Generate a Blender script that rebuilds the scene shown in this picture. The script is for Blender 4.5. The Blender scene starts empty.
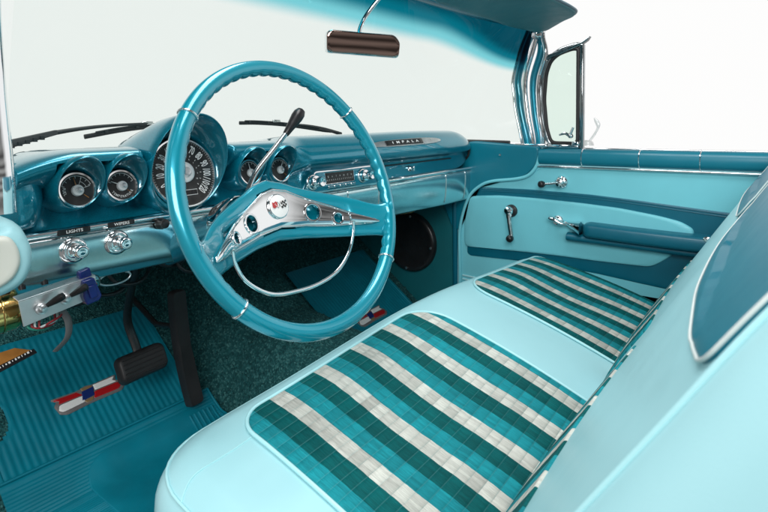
import bpy, math, random
import numpy as np
from mathutils import Vector, Matrix
random.seed(4); RNG = np.random.default_rng(4)
S = bpy.context.scene
COL = S.collection
PI = math.pi
def R(d): return math.radians(d)
def V(*a): return np.array(a, float)
def unit(v): v = np.array(v, float); return v/np.linalg.norm(v)
def lerp(a, b, t): return a+(b-a)*t

# ------------------------------------------------------------------ materials
MATS = {}
def mat(name, base=(.5,.5,.5), rough=.5, metal=0., coat=0., coat_rough=.05, spec=.5, sheen=0.):
    m = bpy.data.materials.new(name); m.use_nodes = True
    b = m.node_tree.nodes['Principled BSDF']
    b.inputs['Base Color'].default_value = (*base, 1)
    b.inputs['Roughness'].default_value = rough
    b.inputs['Metallic'].default_value = metal
    b.inputs['Coat Weight'].default_value = coat
    b.inputs['Coat Roughness'].default_value = coat_rough
    b.inputs['Specular IOR Level'].default_value = spec
    b.inputs['Sheen Weight'].default_value = sheen
    MATS[name] = m
    return m
class NT:
    """small node-graph helper"""
    def __init__(s, m): s.m = m; s.t = m.node_tree; s.b = s.t.nodes.get('Principled BSDF')
    def n(s, typ, **kw):
        x = s.t.nodes.new(typ)
        for k, v in kw.items():
            if hasattr(x, k) and k not in ('inputs',): setattr(x, k, v)
        return x
    def l(s, a, b): s.t.links.new(a, b)
    def coord(s, kind='Object'): return s.n('ShaderNodeTexCoord').outputs[kind]
    def noise(s, co, scale, detail=3, rough=.55):
        x = s.n('ShaderNodeTexNoise'); x.inputs['Scale'].default_value = scale
        x.inputs['Detail'].default_value = detail; x.inputs['Roughness'].default_value = rough
        s.l(co, x.inputs['Vector']); return x.outputs['Fac']
    def ramp(s, fac, stops, interp='LINEAR'):
        x = s.n('ShaderNodeValToRGB'); x.color_ramp.interpolation = interp
        e = x.color_ramp.elements
        while len(e) < len(stops): e.new(.5)
        for i, (p, c) in enumerate(stops):
            e[i].position = p; e[i].color = (*c, 1) if len(c) == 3 else c
        s.l(fac, x.inputs['Fac']); return x.outputs['Color']
    def math(s, op, a, b=None, c=None):
        x = s.n('ShaderNodeMath'); x.operation = op
        for i, q in enumerate((a, b, c)):
            if q is None: continue
            if isinstance(q, (int, float)): x.inputs[i].default_value = q
            else: s.l(q, x.inputs[i])
        return x.outputs[0]
    def bump(s, h, strength=.2, dist=.002, prev=None):
        x = s.n('ShaderNodeBump'); x.inputs['Strength'].default_value = strength
        x.inputs['Distance'].default_value = dist
        s.l(h, x.inputs['Height'])
        if prev is not None: s.l(prev, x.inputs['Normal'])
        return x.outputs['Normal']
    def mix(s, fac, a, b, mode='MIX'):
        x = s.n('ShaderNodeMix'); x.data_type = 'RGBA'; x.blend_type = mode
        if isinstance(fac, (int, float)): x.inputs['Factor'].default_value = fac
        else: s.l(fac, x.inputs['Factor'])
        for nm, q in (('A', a), ('B', b)):
            sock = [i for i in x.inputs if i.name == nm and i.type == 'RGBA'][0]
            if isinstance(q, tuple): sock.default_value = (*q, 1)
            else: s.l(q, sock)
        return [o for o in x.outputs if o.type == 'RGBA'][0]
def vary(m, base, amt=.12, scale=6., bump_scale=None, bump_str=.1, bump_dist=.001, rough=None, rvar=.1, detail=4):
    """large soft tone variation, fine grain bump, uneven gloss"""
    t = NT(m); co = t.coord()
    f = t.noise(co, scale, detail)
    lo = tuple(max(0, c*(1-amt)) for c in base); hi = tuple(min(1, c*(1+amt)) for c in base)
    t.l(t.ramp(f, [(.3, lo), (.7, hi)]), t.b.inputs['Base Color'])
    if bump_scale:
        t.l(t.bump(t.noise(co, bump_scale, 3), bump_str, bump_dist), t.b.inputs['Normal'])
    if rough is not None:
        g = t.noise(co, scale*3.1, 5, .65)
        x = t.n('ShaderNodeMapRange'); x.inputs['To Min'].default_value = rough-rvar; x.inputs['To Max'].default_value = rough+rvar
        x.inputs['From Min'].default_value = .3; x.inputs['From Max'].default_value = .7
        t.l(g, x.inputs['Value']); t.l(x.outputs['Result'], t.b.inputs['Roughness'])
    return m
def metal_flake(m, base, dark, rough):
    t = NT(m); co = t.coord()
    v = t.n('ShaderNodeTexVoronoi'); v.inputs['Scale'].default_value = 1400; t.l(co, v.inputs['Vector'])
    t.l(t.ramp(v.outputs['Color'], [(.2, dark), (.85, base)]), t.b.inputs['Base Color'])
    t.l(t.bump(t.noise(co, 9, 2), .04, .004), t.b.inputs['Normal'])

teal = mat('teal_metallic_paint', (.004,.19,.265), .28, .5, 1., .03); metal_flake(teal, (.001,.29,.40), (.001,.175,.255), .3)
wheelp = mat('teal_wheel_plastic', (.003,.22,.30), .26, .35, 1., .04); vary(wheelp, (.002,.285,.38), .06, 5)
pale = mat('pale_turquoise_vinyl', (.40,.74,.79), .38); vary(pale, (.37,.67,.715), .035, 5, 700, .12, .0006, .40, .06)
_t = NT(pale); _c = _t.coord(); _mp = _t.n('ShaderNodeMapping'); _mp.inputs['Scale'].default_value = (9, 16, 9); _t.l(_c, _mp.inputs['Vector'])
_old = _t.b.inputs['Normal'].links[0].from_socket
_t.l(_t.bump(_t.noise(_mp.outputs[0], 1., 3, .5), .07, .006, _old), _t.b.inputs['Normal'])
pale2 = mat('soft_turquoise_vinyl', (.16,.58,.68), .4); vary(pale2, (.19,.61,.69), .05, 5, 650, .14, .0006, .42, .06)
dkvin = mat('dark_teal_vinyl', (.003,.105,.165), .36); vary(dkvin, (.001,.12,.18), .08, 7, 600, .15, .0007, .36, .06)
tealvin = mat('teal_vinyl', (.004,.19,.27), .32); vary(tealvin, (.0005,.155,.225), .06, 4, 600, .10, .0005, .40, .05)
railvin = mat('rail_vinyl', (.004,.15,.22), .36); vary(railvin, (.001,.165,.235), .06, 6, 600, .12, .0006, .36, .06)
visorm = mat('visor_vinyl', (.01,.22,.25), .5); vary(visorm, (.008,.20,.235), .08, 6, 500, .15, .0008, .5, .06)
kickm = mat('kick_panel_board', (.01,.15,.18), .55); vary(kickm, (.004,.135,.155), .15, 5, 300, .15, .001, .55, .08)
chrome = mat('chrome', (.86,.88,.89), .06, 1.)
tt = NT(chrome); g = tt.noise(tt.coord(), 30, 5, .7)
tt.l(tt.ramp(g, [(.35, (.03,.03,.03)), (.75, (.13,.13,.13))]), tt.b.inputs['Roughness'])
tt.l(tt.bump(tt.noise(tt.coord(), 22, 2), .05, .004), tt.b.inputs['Normal'])
alu = mat('satin_aluminium', (.78,.79,.79), .42, .6); vary(alu, (.78,.79,.79), .06, 40, 400, .1, .0004, .42, .08)
dchrome = mat('dulled_chrome', (.34,.37,.38), .14, 1.); vary(dchrome, (.34,.37,.38), .15, 25, 60, .04, .001, .15, .06)
steel = mat('brushed_aluminium', (.62,.64,.65), .32, 1.); vary(steel, (.62,.64,.65), .1, 40, 400, .1, .0004, .33, .08)
lower = mat('brushed_turquoise_metal', (.17,.48,.54), .22, 1.)
t = NT(lower); co = t.coord(); mp = t.n('ShaderNodeMapping'); mp.inputs['Scale'].default_value = (900, 900, 6); t.l(co, mp.inputs['Vector'])
s1 = t.noise(mp.outputs['Vector'], 1., 3); s2 = t.noise(co, 7, 4)
t.l(t.mix(.35, t.ramp(s1, [(.3, (.50,.70,.73)), (.7, (.66,.85,.87))]), t.ramp(s2, [(.3, (.34,.60,.65)), (.7, (.70,.87,.89))])), t.b.inputs['Base Color'])
t.l(t.bump(s1, .12, .0006), t.b.inputs['Normal'])
satin = mat('satin_silver_paint', (.80,.81,.80), .35, .1)
black = mat('black_plastic', (.012,.012,.013), .32); vary(black, (.013,.013,.014), .3, 20, 300, .06, .0005, .34, .08)
blackrub = mat('black_rubber', (.014,.013,.014), .5); vary(blackrub, (.016,.015,.016), .35, 14, 220, .2, .001, .5, .1)
dial = mat('black_dial_face', (.022,.021,.021), .45); vary(dial, (.026,.024,.023), .5, 60)
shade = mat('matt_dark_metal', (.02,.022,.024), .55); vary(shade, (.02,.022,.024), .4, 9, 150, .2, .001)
white = mat('white_print', (.82,.82,.80), .45)
ivory = mat('ivory_plastic', (.62,.60,.52), .4); vary(ivory, (.64,.62,.55), .06, 9, 200, .05, .0005)
red = mat('red_enamel', (.42,.012,.016), .3, 0, .6)
blue = mat('blue_enamel', (.012,.03,.16), .3, 0, .6)
bluep = mat('blue_plastic', (.006,.016,.13), .25, 0, .3); vary(bluep, (.007,.018,.14), .25, 30)
greyrub = mat('grey_border', (.16,.15,.15), .5)
tan = mat('tan_enamel', (.24,.16,.08), .4)
cream = mat('cream_rubber', (.62,.62,.55), .5); vary(cream, (.64,.64,.57), .05, 8, 260, .1, .0006)
brass = mat('polished_brass', (.72,.46,.16), .16, 1.); vary(brass, (.74,.47,.16), .12, 20, 90, .1, .001, .16, .05)
greenw = mat('green_wire', (.02,.22,.16), .4); redw = mat('red_wire', (.30,.015,.02), .4)
orange = mat('orange_label', (.36,.15,.03), .4); vary(orange, (.36,.15,.03), .3, 25)
pipem = mat('white_piping', (.66,.72,.70), .4); vary(pipem, (.66,.72,.70), .05, 20, 500, .1, .0004)
palepipe = mat('pale_piping', (.42,.76,.80), .36)
paintw = mat('white_body_paint', (.75,.76,.75), .25, 0, 1.); vary(paintw, (.75,.76,.75), .02, 4)
mirror_m = mat('mirror_glass', (.34,.235,.20), .03, 1.)  # brown put into the glass colour to imitate a dim brown reflection
backdrop = None

# rubber mats
mat_rub = mat('teal_mat_rubber', (.004,.12,.17), .42); vary(mat_rub, (.001,.19,.262), .20, 7, 420, .18, .0007, .42, .08)
# loop pile carpet
carp = mat('dark_teal_carpet', (.01,.09,.10), .95, spec=.15)
t = NT(carp); co = t.coord()
v = t.n('ShaderNodeTexVoronoi'); v.inputs['Scale'].default_value = 230; t.l(co, v.inputs['Vector'])
n1 = t.noise(co, 60, 4, .7); n2 = t.noise(co, 260, 2)
c1 = t.ramp(n1, [(.3, (.008,.050,.053)), (.72, (.040,.165,.165))])
c2 = t.ramp(v.outputs['Color'], [(.1, (.003,.03,.036)), (.6, (.013,.095,.10)), (.95, (.10,.29,.28))])
t.l(t.mix(.6, c1, c2), t.b.inputs['Base Color'])
t.l(t.bump(v.outputs['Distance'], .9, .004, t.bump(n2, .6, .002)), t.b.inputs['Normal'])

# striped woven seat cloth: UV = metres across (u) and along (v) the seat
fab = mat('striped_seat_cloth', (.5,.5,.5), .65, spec=.12)
def stripes(m):
    t = NT(m); uv = t.coord('UV'); sp = t.n('ShaderNodeSeparateXYZ'); t.l(uv, sp.inputs[0])
    u, v = sp.outputs[0], sp.outputs[1]
    P = .0945
    wob = t.noise(uv, 34, 2); u = t.math('ADD', u, t.math('MULTIPLY', t.math('SUBTRACT', wob, .5), .0035))
    ph = t.math('FRACT', t.math('DIVIDE', u, P))
    # 0 white, 1 teal, 2 dark green
    colr = t.ramp(ph, [(0, (.54,.55,.50)), (.315, (.010,.245,.285)), (.648, (.0005,.096,.098))], 'CONSTANT')
    cellv = t.math('DIVIDE', v, .0185)
    fv = t.math('FRACT', cellv)
    su = t.math('FLOOR', t.math('DIVIDE', u, P/3)); sv = t.math('FLOOR', cellv)
    cmb = t.n('ShaderNodeCombineXYZ'); t.l(su, cmb.inputs[0]); t.l(sv, cmb.inputs[1])
    wn = t.n('ShaderNodeTexWhiteNoise'); wn.noise_dimensions = '2D'; t.l(cmb.outputs[0], wn.inputs['Vector'])
    tone = t.math('ADD', .82, t.math('MULTIPLY', wn.outputs['Value'], .32))
    su2 = t.math('FLOOR', t.math('DIVIDE', u, P/18)); cm2 = t.n('ShaderNodeCombineXYZ'); t.l(su2, cm2.inputs[0]); t.l(sv, cm2.inputs[1])
    wn2 = t.n('ShaderNodeTexWhiteNoise'); wn2.noise_dimensions = '2D'; t.l(cm2.outputs[0], wn2.inputs['Vector'])
    tone = t.math('MULTIPLY', tone, t.math('ADD', .88, t.math('MULTIPLY', wn2.outputs['Value'], .24)))
    # tone ramp inside a cell: brighter toward one side of each cell
    grad = t.math('ADD', .93, t.math('MULTIPLY', fv, .14))
    tone = t.math('MULTIPLY', tone, grad)
    mp = t.n('ShaderNodeMapping'); mp.inputs['Scale'].default_value = (430, 46, 1); t.l(uv, mp.inputs['Vector'])
    th = t.noise(mp.outputs[0], 1, 3, .7)
    tone = t.math('MULTIPLY', tone, t.math('ADD', .62, t.math('MULTIPLY', th, .76)))
    cc = t.n('ShaderNodeCombineColor')
    for i in range(3): t.l(tone, cc.inputs[i])
    c = t.mix(1., colr, cc.outputs[0], 'MULTIPLY')
    line = t.math('LESS_THAN', fv, .07)
    c = t.mix(t.math('MULTIPLY', line, .17), c, (.16,.42,.43))
    t.l(c, t.b.inputs['Base Color'])
    edge = t.math('ABSOLUTE', t.math('SUBTRACT', fv, .5))
    h = t.math('SUBTRACT', th, t.math('MULTIPLY', t.math('POWER', edge, 3), 8.))
    t.l(t.bump(h, .8, .0026), t.b.inputs['Normal'])
stripes(fab)

# windscreen glass: green tinted, with the deep blue-green shade band along its top (UV v runs up the glass)
def glass(name, tint, band=False):
    m = bpy.data.materials.new(name); m.use_nodes = True; nt = m.node_tree
    nt.nodes.clear(); t = NT(m)
    out = t.n('ShaderNodeOutputMaterial'); tr = t.n('ShaderNodeBsdfTransparent'); gl = t.n('ShaderNodeBsdfGlossy')
    gl.inputs['Roughness'].default_value = .01; gl.inputs['Color'].default_value = (1,1,1,1)
    fr = t.n('ShaderNodeFresnel'); fr.inputs['IOR'].default_value = 1.35
    mx = t.n('ShaderNodeMixShader')
    if band:
        uv = t.coord('UV'); sp = t.n('ShaderNodeSeparateXYZ'); t.l(uv, sp.inputs[0])
        t.l(t.ramp(sp.outputs[1], [(.0, tint), (BAND0, tint), ((BAND0+BAND1)/2, (.20,.64,.71)), (BAND1, (.002,.17,.24)), (1., (.001,.07,.11))], 'EASE'), tr.inputs['Color'])
    else: tr.inputs['Color'].default_value = (*tint, 1)
    t.l(t.math('MULTIPLY', fr.outputs[0], .55), mx.inputs[0]); t.l(tr.outputs[0], mx.inputs[1]); t.l(gl.outputs[0], mx.inputs[2])
    t.l(mx.outputs[0], out.inputs['Surface'])
    return m
BAND0, BAND1 = .765, .925
wglass = glass('tinted_windscreen_glass', (.845,.90,.87), True)
vglass = glass('tinted_vent_glass', (.88,.95,.91))

# ------------------------------------------------------------------ geometry helpers
ORG = {}
class MB:
    def __init__(s): s.v = []; s.f = []; s.uv = {}; s.flat = []
    def add(s, vs, fs, uvs=None):
        b = len(s.v); s.v += [tuple(map(float, p)) for p in vs]
        s.f += [tuple(b+i for i in f) for f in fs]
        if uvs is not None:
            for i, q in enumerate(uvs): s.uv[b+i] = q
        return s
    def loft(s, rings, closed=True, cap0=True, cap1=True, uvs=None):
        n = len(rings[0]); vs = [p for r in rings for p in r]; fs = []
        m = n if closed else n-1
        for i in range(len(rings)-1):
            for j in range(m):
                k = (j+1) % n
                fs.append((i*n+j, i*n+k, (i+1)*n+k, (i+1)*n+j))
        if closed and cap0: fs.append(tuple(range(n))[::-1])
        if closed and cap1: fs.append(tuple((len(rings)-1)*n+j for j in range(n)))
        return s.add(vs, fs, uvs)
    def grid(s, fn, us, vs_, uv=True):
        P = [fn(u, v) for u in us for v in vs_]; nv = len(vs_); fs = []
        for i in range(len(us)-1):
            for j in range(nv-1):
                fs.append((i*nv+j, (i+1)*nv+j, (i+1)*nv+j+1, i*nv+j+1))
        return s.add(P, fs, [(u, v) for u in us for v in vs_] if uv else None)
    def tube(s, path, r, n=12, closed=False, flat=None, up=None):
        """swept tube; r scalar or list; flat=(a,b) elliptical scale in (side,up)"""
        path = [np.array(p, float) for p in path]; m = len(path)
        rr = [r]*m if np.isscalar(r) else list(r)
        rings = []; N = None
        for i, p in enumerate(path):
            a = path[(i-1) % m] if (closed or i > 0) else p
            b = path[(i+1) % m] if (closed or i < m-1) else p
            T = unit(b-a)
            if up is not None: N = unit(np.array(up)-T*np.dot(up, T))
            elif N is None:
                q = V(0,0,1) if abs(T[2]) < .9 else V(1,0,0)
                N = unit(q-T*np.dot(q, T))
            else: N = unit(N-T*np.dot(N, T))
            B = np.cross(T, N); fa, fb = flat if flat else (1, 1)
            rings.append([p+rr[i]*(fa*math.cos(2*PI*k/n)*B+fb*math.sin(2*PI*k/n)*N) for k in range(n)])
        if closed: rings.append(rings[0]); return s.loft(rings, True, False, False)
        return s.loft(rings)
    def lathe(s, prof, c, axis, n=32, cap0=True, cap1=True):
        """prof: list of (radius, height along axis)"""
        A = unit(axis); q = V(0,0,1) if abs(A[2]) < .9 else V(1,0,0)
        X = unit(q-A*np.dot(q, A)); Y = np.cross(A, X); c = np.array(c, float)
        rings = [[c+A*h+r*(math.cos(2*PI*k/n)*X+math.sin(2*PI*k/n)*Y) for k in range(n)] for r, h in prof]
        return s.loft(rings, True, cap0, cap1)
    def prism(s, poly, off):
        off = np.array(off, float); a = [np.array(p, float) for p in poly]; n = len(a)
        vs = a+[p+off for p in a]
        fs = [tuple(range(n))[::-1], tuple(range(n, 2*n))]+[(i, (i+1) % n, n+(i+1) % n, n+i) for i in range(n)]
        return s.add(vs, fs)
    def box(s, c, d, ax=None):
        c = np.array(c, float); X, Y, Z = ax if ax is not None else (V(1,0,0), V(0,1,0), V(0,0,1))
        h = np.array(d)/2
        p = [c-h[0]*X-h[1]*Y-h[2]*Z, c+h[0]*X-h[1]*Y-h[2]*Z, c+h[0]*X+h[1]*Y-h[2]*Z, c-h[0]*X+h[1]*Y-h[2]*Z]
        return s.prism(p, 2*h[2]*Z)
    def patch(s, P, outline, th=.003, edge=.004, nr=10, base=-.002, lip=3):
        """raised panel on the surface P(u,v,h), star-shaped outline in (u,v)"""
        o = np.array(outline, float); c = o.mean(0) if len(o) else 0
        c = (o.min(0)+o.max(0))/2
        d = np.linalg.norm(o-c, axis=1)
        rings, uvs = [], []
        ks = [(k/nr)**1.0 for k in range(1, nr)]
        vs = [P(c[0], c[1], th)]; uvl = [tuple(c)]
        ringdef = [(lambda k: (c+(o-c)*k*np.maximum(0, (d-edge)/d)[:, None], th))(k) for k in ks]
        ringdef.append((c+(o-c)*np.maximum(0, (d-edge)/d)[:, None], th))
        for q in range(1, lip+1):
            a = q/lip*PI/2
            ringdef.append((c+(o-c)*np.maximum(0, (d-edge*(1-math.sin(a)))/d)[:, None], base+(th-base)*math.cos(a)))
        n = len(o)
        for pts, h in ringdef:
            for p in pts: vs.append(P(p[0], p[1], h)); uvl.append(tuple(p))
        fs = [(0, 1+j, 1+(j+1) % n) for j in range(n)]
        for i in range(len(ringdef)-1):
            a = 1+i*n; b = a+n
            for j in range(n): k = (j+1) % n; fs.append((a+j, b+j, b+k, a+k))
        return s.add(vs, fs, uvl)
def org(o):
    return ORG.get(o.name, V(0,0,0)) if o is not None else V(0,0,0)
def build(name, mb, m, parent=None, smooth=True, bevel=0, seg=2, sub=0, label=None, recalc=True, ang=52):
    me = bpy.data.meshes.new(name); o0 = org(parent)
    me.from_pydata([tuple(np.array(p)-o0) for p in mb.v], [], mb.f)
    if recalc:
        import bmesh
        b = bmesh.new(); b.from_mesh(me); bmesh.ops.recalc_face_normals(b, faces=b.faces[:]); b.to_mesh(me); b.free()
    if mb.uv:
        ul = me.uv_layers.new(name='UVMap')
        li = np.zeros(len(me.loops), np.int32); me.loops.foreach_get('vertex_index', li)
        arr = np.array([mb.uv.get(int(i), (0, 0)) for i in li], np.float32)
        ul.data.foreach_set('uv', arr.ravel())
    me.materials.append(m)
    if smooth: me.shade_smooth()
    ob = bpy.data.objects.new(name, me); COL.objects.link(ob)
    if parent is not None: ob.parent = parent
    ORG[ob.name] = o0
    if bevel:
        md = ob.modifiers.new('bevel', 'BEVEL'); md.width = bevel; md.segments = seg; md.limit_method = 'ANGLE'; md.angle_limit = R(30)
        md.harden_normals = False
    if sub:
        md = ob.modifiers.new('sub', 'SUBSURF'); md.levels = sub; md.render_levels = sub
    if smooth and not sub:
        try: me.set_sharp_from_angle(angle=R(ang))
        except Exception: pass
    if label: ob['label'] = label
    return ob
def thing(name, label, cat, loc=(0,0,0), group=None):
    e = bpy.data.objects.new(name, None); COL.objects.link(e); e.empty_display_size = .05
    e.location = loc; e['label'] = label; e['category'] = cat
    if group: e['group'] = group
    ORG[e.name] = np.array(loc, float); return e
def crom(pts, n):
    """Catmull-Rom through pts, n samples"""
    P = [np.array(p, float) for p in pts]; P = [2*P[0]-P[1]]+P+[2*P[-1]-P[-2]]; out = []
    m = len(P)-3
    for i in range(n):
        t = i/(n-1)*m; k = min(int(t), m-1); u = t-k; a, b, c, d = P[k:k+4]
        out.append(.5*((2*b)+(-a+c)*u+(2*a-5*b+4*c-d)*u*u+(-a+3*b-3*c+d)*u**3))
    return out
def rrect(x0, x1, y0, y1, r, n=8):
    if np.isscalar(r): r = [r]*4
    out = []
    for (cx, cy, a0, q) in ((x1-r[0], y1-r[0], 0, r[0]), (x0+r[1], y1-r[1], 90, r[1]), (x0+r[2], y0+r[2], 180, r[2]), (x1-r[3], y0+r[3], 270, r[3])):
        for k in range(n+1):
            a = R(a0+90*k/n); out.append((cx+q*math.cos(a), cy+q*math.sin(a)))
    return out
def densify(o, step):
    out = []
    for i, p in enumerate(o):
        q = o[(i+1) % len(o)]; L = math.hypot(q[0]-p[0], q[1]-p[1]); k = max(1, int(L/step))
        for j in range(k): out.append((p[0]+(q[0]-p[0])*j/k, p[1]+(q[1]-p[1])*j/k))
    return out
def smooth_poly(o, r=.01, n=5):
    """round the corners of a polygon"""
    out = []; m = len(o)
    for i in range(m):
        a, b, c = (np.array(o[(i+k) % m], float) for k in (-1, 0, 1))
        da, dc = np.linalg.norm(a-b), np.linalg.norm(c-b); q = min(r, da*.45, dc*.45)
        p0, p1 = b+(a-b)/da*q, b+(c-b)/dc*q
        for k in range(n+1):
            t = k/n; out.append(tuple((1-t)**2*p0+2*t*(1-t)*b+t*t*p1))
    return out
class Frame:
    def __init__(s, c, right, up):
        s.c = np.array(c, float); s.x = unit(right); s.y = unit(np.array(up)-s.x*np.dot(up, s.x)); s.n = np.cross(s.x, s.y)
    def __call__(s, a, b, h=0.): return s.c+a*s.x+b*s.y+h*s.n
def text_mb(mb, txt, size, fr, a=0, b=0, h=.0004, ang=0, sx=1., bold=0.):
    """lettering laid on a frame"""
    cu = bpy.data.curves.new('lettering', 'FONT'); cu.body = txt; cu.size = size
    cu.align_x = 'CENTER'; cu.align_y = 'CENTER'; cu.offset = bold; cu.resolution_u = 3
    o = bpy.data.objects.new('lettering', cu); me = bpy.data.meshes.new_from_object(o)
    ca, sa = math.cos(ang), math.sin(ang)
    vs = [fr(a+(p.co.x*sx)*ca-p.co.y*sa, b+(p.co.x*sx)*sa+p.co.y*ca, h) for p in me.vertices]
    mb.add(vs, [tuple(p.vertices) for p in me.polygons])
    bpy.data.objects.remove(o); bpy.data.curves.remove(cu); bpy.data.meshes.remove(me)

# ================================================================== SETTING: floor pan with carpet
def hump(x, y): return .215*math.exp(-((x-.03)/.185)**4)*(1 if y > -.2 else 1)
def floor_z(x, y):
    z = .06+max(0, y-.5)*.72 if y < .93 else .06+.43*.72+(y-.93)*6
    k = min(1, max(0, (y+.1)/.7))
    hz = .06+hump(x, y)*(.55+.45*k)+max(0, y-.55)*.62
    # smooth maximum
    return z+math.log(1+math.exp((hz-z)*45))/45-math.log(2)/45*math.exp(-abs(hz-z)*20)
mb = MB()
xs = np.arange(-.78, .781, .008); ys = np.concatenate([np.arange(-1.2, .1, .05), np.arange(.1, .978, .008)])
jit = RNG.normal(0, .0019, (len(xs), len(ys)))
mb.grid(lambda u, v: (u, v, floor_z(u, v)+jit[int(round((u+.78)/.008)), np.searchsorted(ys, v-1e-9)]), xs, ys, False)
c = build('carpet_floor', mb, carp); c['kind'] = 'structure'

# ------------------------------------------------------------------ bulkhead
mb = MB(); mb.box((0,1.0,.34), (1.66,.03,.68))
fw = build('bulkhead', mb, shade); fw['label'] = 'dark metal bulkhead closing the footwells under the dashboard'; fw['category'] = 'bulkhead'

# ================================================================== FLOOR MATS
def wave(x, p): return .5-.5*math.cos(2*PI*x/p)
def mat_mesh(x0, x1, y0, y1, rib, along, amp, off, edge=.016, notch=None):
    mb = MB(); dx = .0019 if along == 'y' else .012; dy = .006 if along == 'y' else .0016
    us = np.linspace(x0, x1, int((x1-x0)/dx)+1); vs = np.linspace(y0, y1, int((y1-y0)/dy)+1)
    left = (lambda v: x0) if notch is None else notch
    def P(u, v):
        e = min(u-left(v), x1-u, v-y0, y1-v)
        r = amp*(wave(u, rib) if along == 'y' else wave(v, rib)) if e > edge else (.0026 if e > .004 else .0012)
        return (u, v, floor_z(u, v)+off+r)
    mb.grid(P, us, vs, False)
    if notch is not None:
        nv = len(vs); mb.f = [f for f in mb.f if mb.v[f[0]][0] >= left(mb.v[f[0]][1])]
    return mb
m1 = thing('floor_mat', 'teal ribbed rubber floor mat with crest, under the brake pedal', 'floor mat', (-.44,.70,.17))
def notch1(v): return -.66+.050*math.exp(-((v-.690)/.045)**4)+.05*max(0, (v-.74)/.1)
build('mat_sheet', mat_mesh(-.66, -.235, .575, .835, .0135, 'y', .0019, .006, .012, notch1), mat_rub, m1)
def crest(parent, x0, y0, w, hgt):
    """flat enamel crest: two slanted bars, red and white, with a blue middle"""
    fr = lambda a, b, h: (x0+a*w, y0+b*hgt, floor_z(x0+a*w, y0+b*hgt)+.010+h)
    def plate(name, pts, m, h):
        mb = MB(); mb.patch(lambda u, v, hh: fr(u, v, hh+h), densify(pts, .05), .0012, .01, 6, -.002, 2); return build(name, mb, m, parent)
    plate('crest_border', smooth_poly([(0,.98),(.07,.78),(.02,.55),(.05,.05),(.14,-.12),(.5,.0),(.95,.02),(1.03,.25),(1.0,.55),(.93,.75),(.97,1.05),(.72,1.0),(.58,.97),(.5,1.05),(.38,.92)], .05), greyrub, 0)
    plate('crest_red_bar', [(.04,.86),(.36,.82),(.42,.56),(.08,.54),(.10,.70)], red, .0012)
    plate('crest_red_bar', smooth_poly([(.58,.50),(.95,.52),(.98,.30),(.92,.12),(.54,.12)], .04), red, .0012)
    plate('crest_white_bar', smooth_poly([(.08,.46),(.42,.50),(.42,.14),(.10,.04),(.05,.2)], .05), white, .0012)
    plate('crest_white_bar', [(.60,.90),(.93,.94),(.89,.76),(.93,.60),(.60,.58)], white, .0012)
    plate('crest_blue_centre', [(.42,.74),(.60,.80),(.57,.30),(.38,.22)], blue, .0014)
    plate('crest_gold_tip', [(.42,.95),(.58,.92),(.59,.82),(.43,.78)], tan, .0013)
    plate('crest_gold_tip', [(.40,.18),(.55,.26),(.53,.06),(.43,.02)], tan, .0013)
crest(m1, -.527, .655, .150, .034)
m2 = mat_mesh(-.66, -.205, .12, .578, .0062, 'x', .0016, .014, .010)
m2t = thing('heel_mat', 'finely ribbed teal heel mat with raised border in front of the seat', 'floor mat', (-.43,.35,.07))
build('mat_sheet', m2, mat_rub, m2t)
mb = MB(); mb.tube([(x, .5765, floor_z(x, .5765)+.0175) for x in np.linspace(-.66, -.205, 60)]+[(-.206, y, floor_z(-.206, y)+.0175) for y in np.linspace(.57, .13, 50)], .0032, 8); build('raised_border', mb, mat_rub, m2t)
mb = MB()
for k in range(6):
    x = -.285+k*.012
    mb.tube([(x+.001*j, .44+.02*j, floor_z(x, .44+.02*j)+.017) for j in range(6)], .0035, 8)
build('raised_ribs', mb, mat_rub, m2t)
mb = MB(); o = densify(rrect(-.525, -.225, .13, .555, .05), .03)
mb.patch(lambda u, v, h: (u, v, floor_z(u, v)+.0154+h), o, .0012, .003, 8)
build('heel_pad', mb, mat_rub, m2t)
m3 = thing('floor_mat', 'teal rubber mat with crest in the passenger footwell below the glovebox', 'floor mat', (.5,.62,.14))
build('mat_sheet', mat_mesh(.27, .70, .30, .80, .0135, 'y', .0012, .008, .012), mat_rub, m3)
crest(m3, .385, .555, .160, .036)

# ================================================================== PEDALS
p = thing('brake_pedal', 'black rubber brake pedal pad on a thin curved arm above the crested mat', 'pedal', (-.38,.55,.26))
n = unit((0.02,-.80,.60)); fr = Frame((-.382,.56,.268), (1,.02,-.03), np.cross(n, (1,.02,-.03)))
fr = Frame((-.382,.56,.268), (1,0,.05), (0,.42,.90))
mb = MB(); o = densify(rrect(-.056, .056, -.031, .031, .016), .012)
mb.patch(lambda u, v, h: fr(u, v, h+.004*math.cos(v/.031*1.4)), o, .010, .007, 6, -.012, 4)
build('pedal_pad', mb, blackrub, p)
mb = MB()
for k in range(5): mb.tube([fr(-.046, -.02+k*.010, .0145), fr(.046, -.02+k*.010, .0145)], .0013, 6)
build('pad_grooves', mb, blackrub, p)
mb = MB(); mb.tube(crom([fr(.0,.01,-.01), (-.382,.585,.30), (-.392,.60,.36), (-.398,.57,.43), (-.40,.52,.52)], 24), .010, 10, flat=(.55,1))
build('pedal_arm', mb, black, p)
p = thing('accelerator_pedal', 'tall narrow black accelerator pedal beside the carpeted hump', 'pedal', (-.28,.58,.15))
A, B = V(-.255,.545,.125), V(-.287,.60,.40); X = unit((1,.1,0)); up = unit(B-A)
fr = Frame((A+B)/2, X, up); L = np.linalg.norm(B-A)/2
mb = MB(); o = densify(smooth_poly([(-.018,-L),(.018,-L),(.020,0),(.018,L),(-.018,L),(-.020,0)], .010), .02)
mb.patch(lambda u, v, h: fr(u, v, h+.012*(v/L)**2), o, .010, .005, 6, -.014, 3)
build('pedal_pad', mb, blackrub, p)
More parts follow.
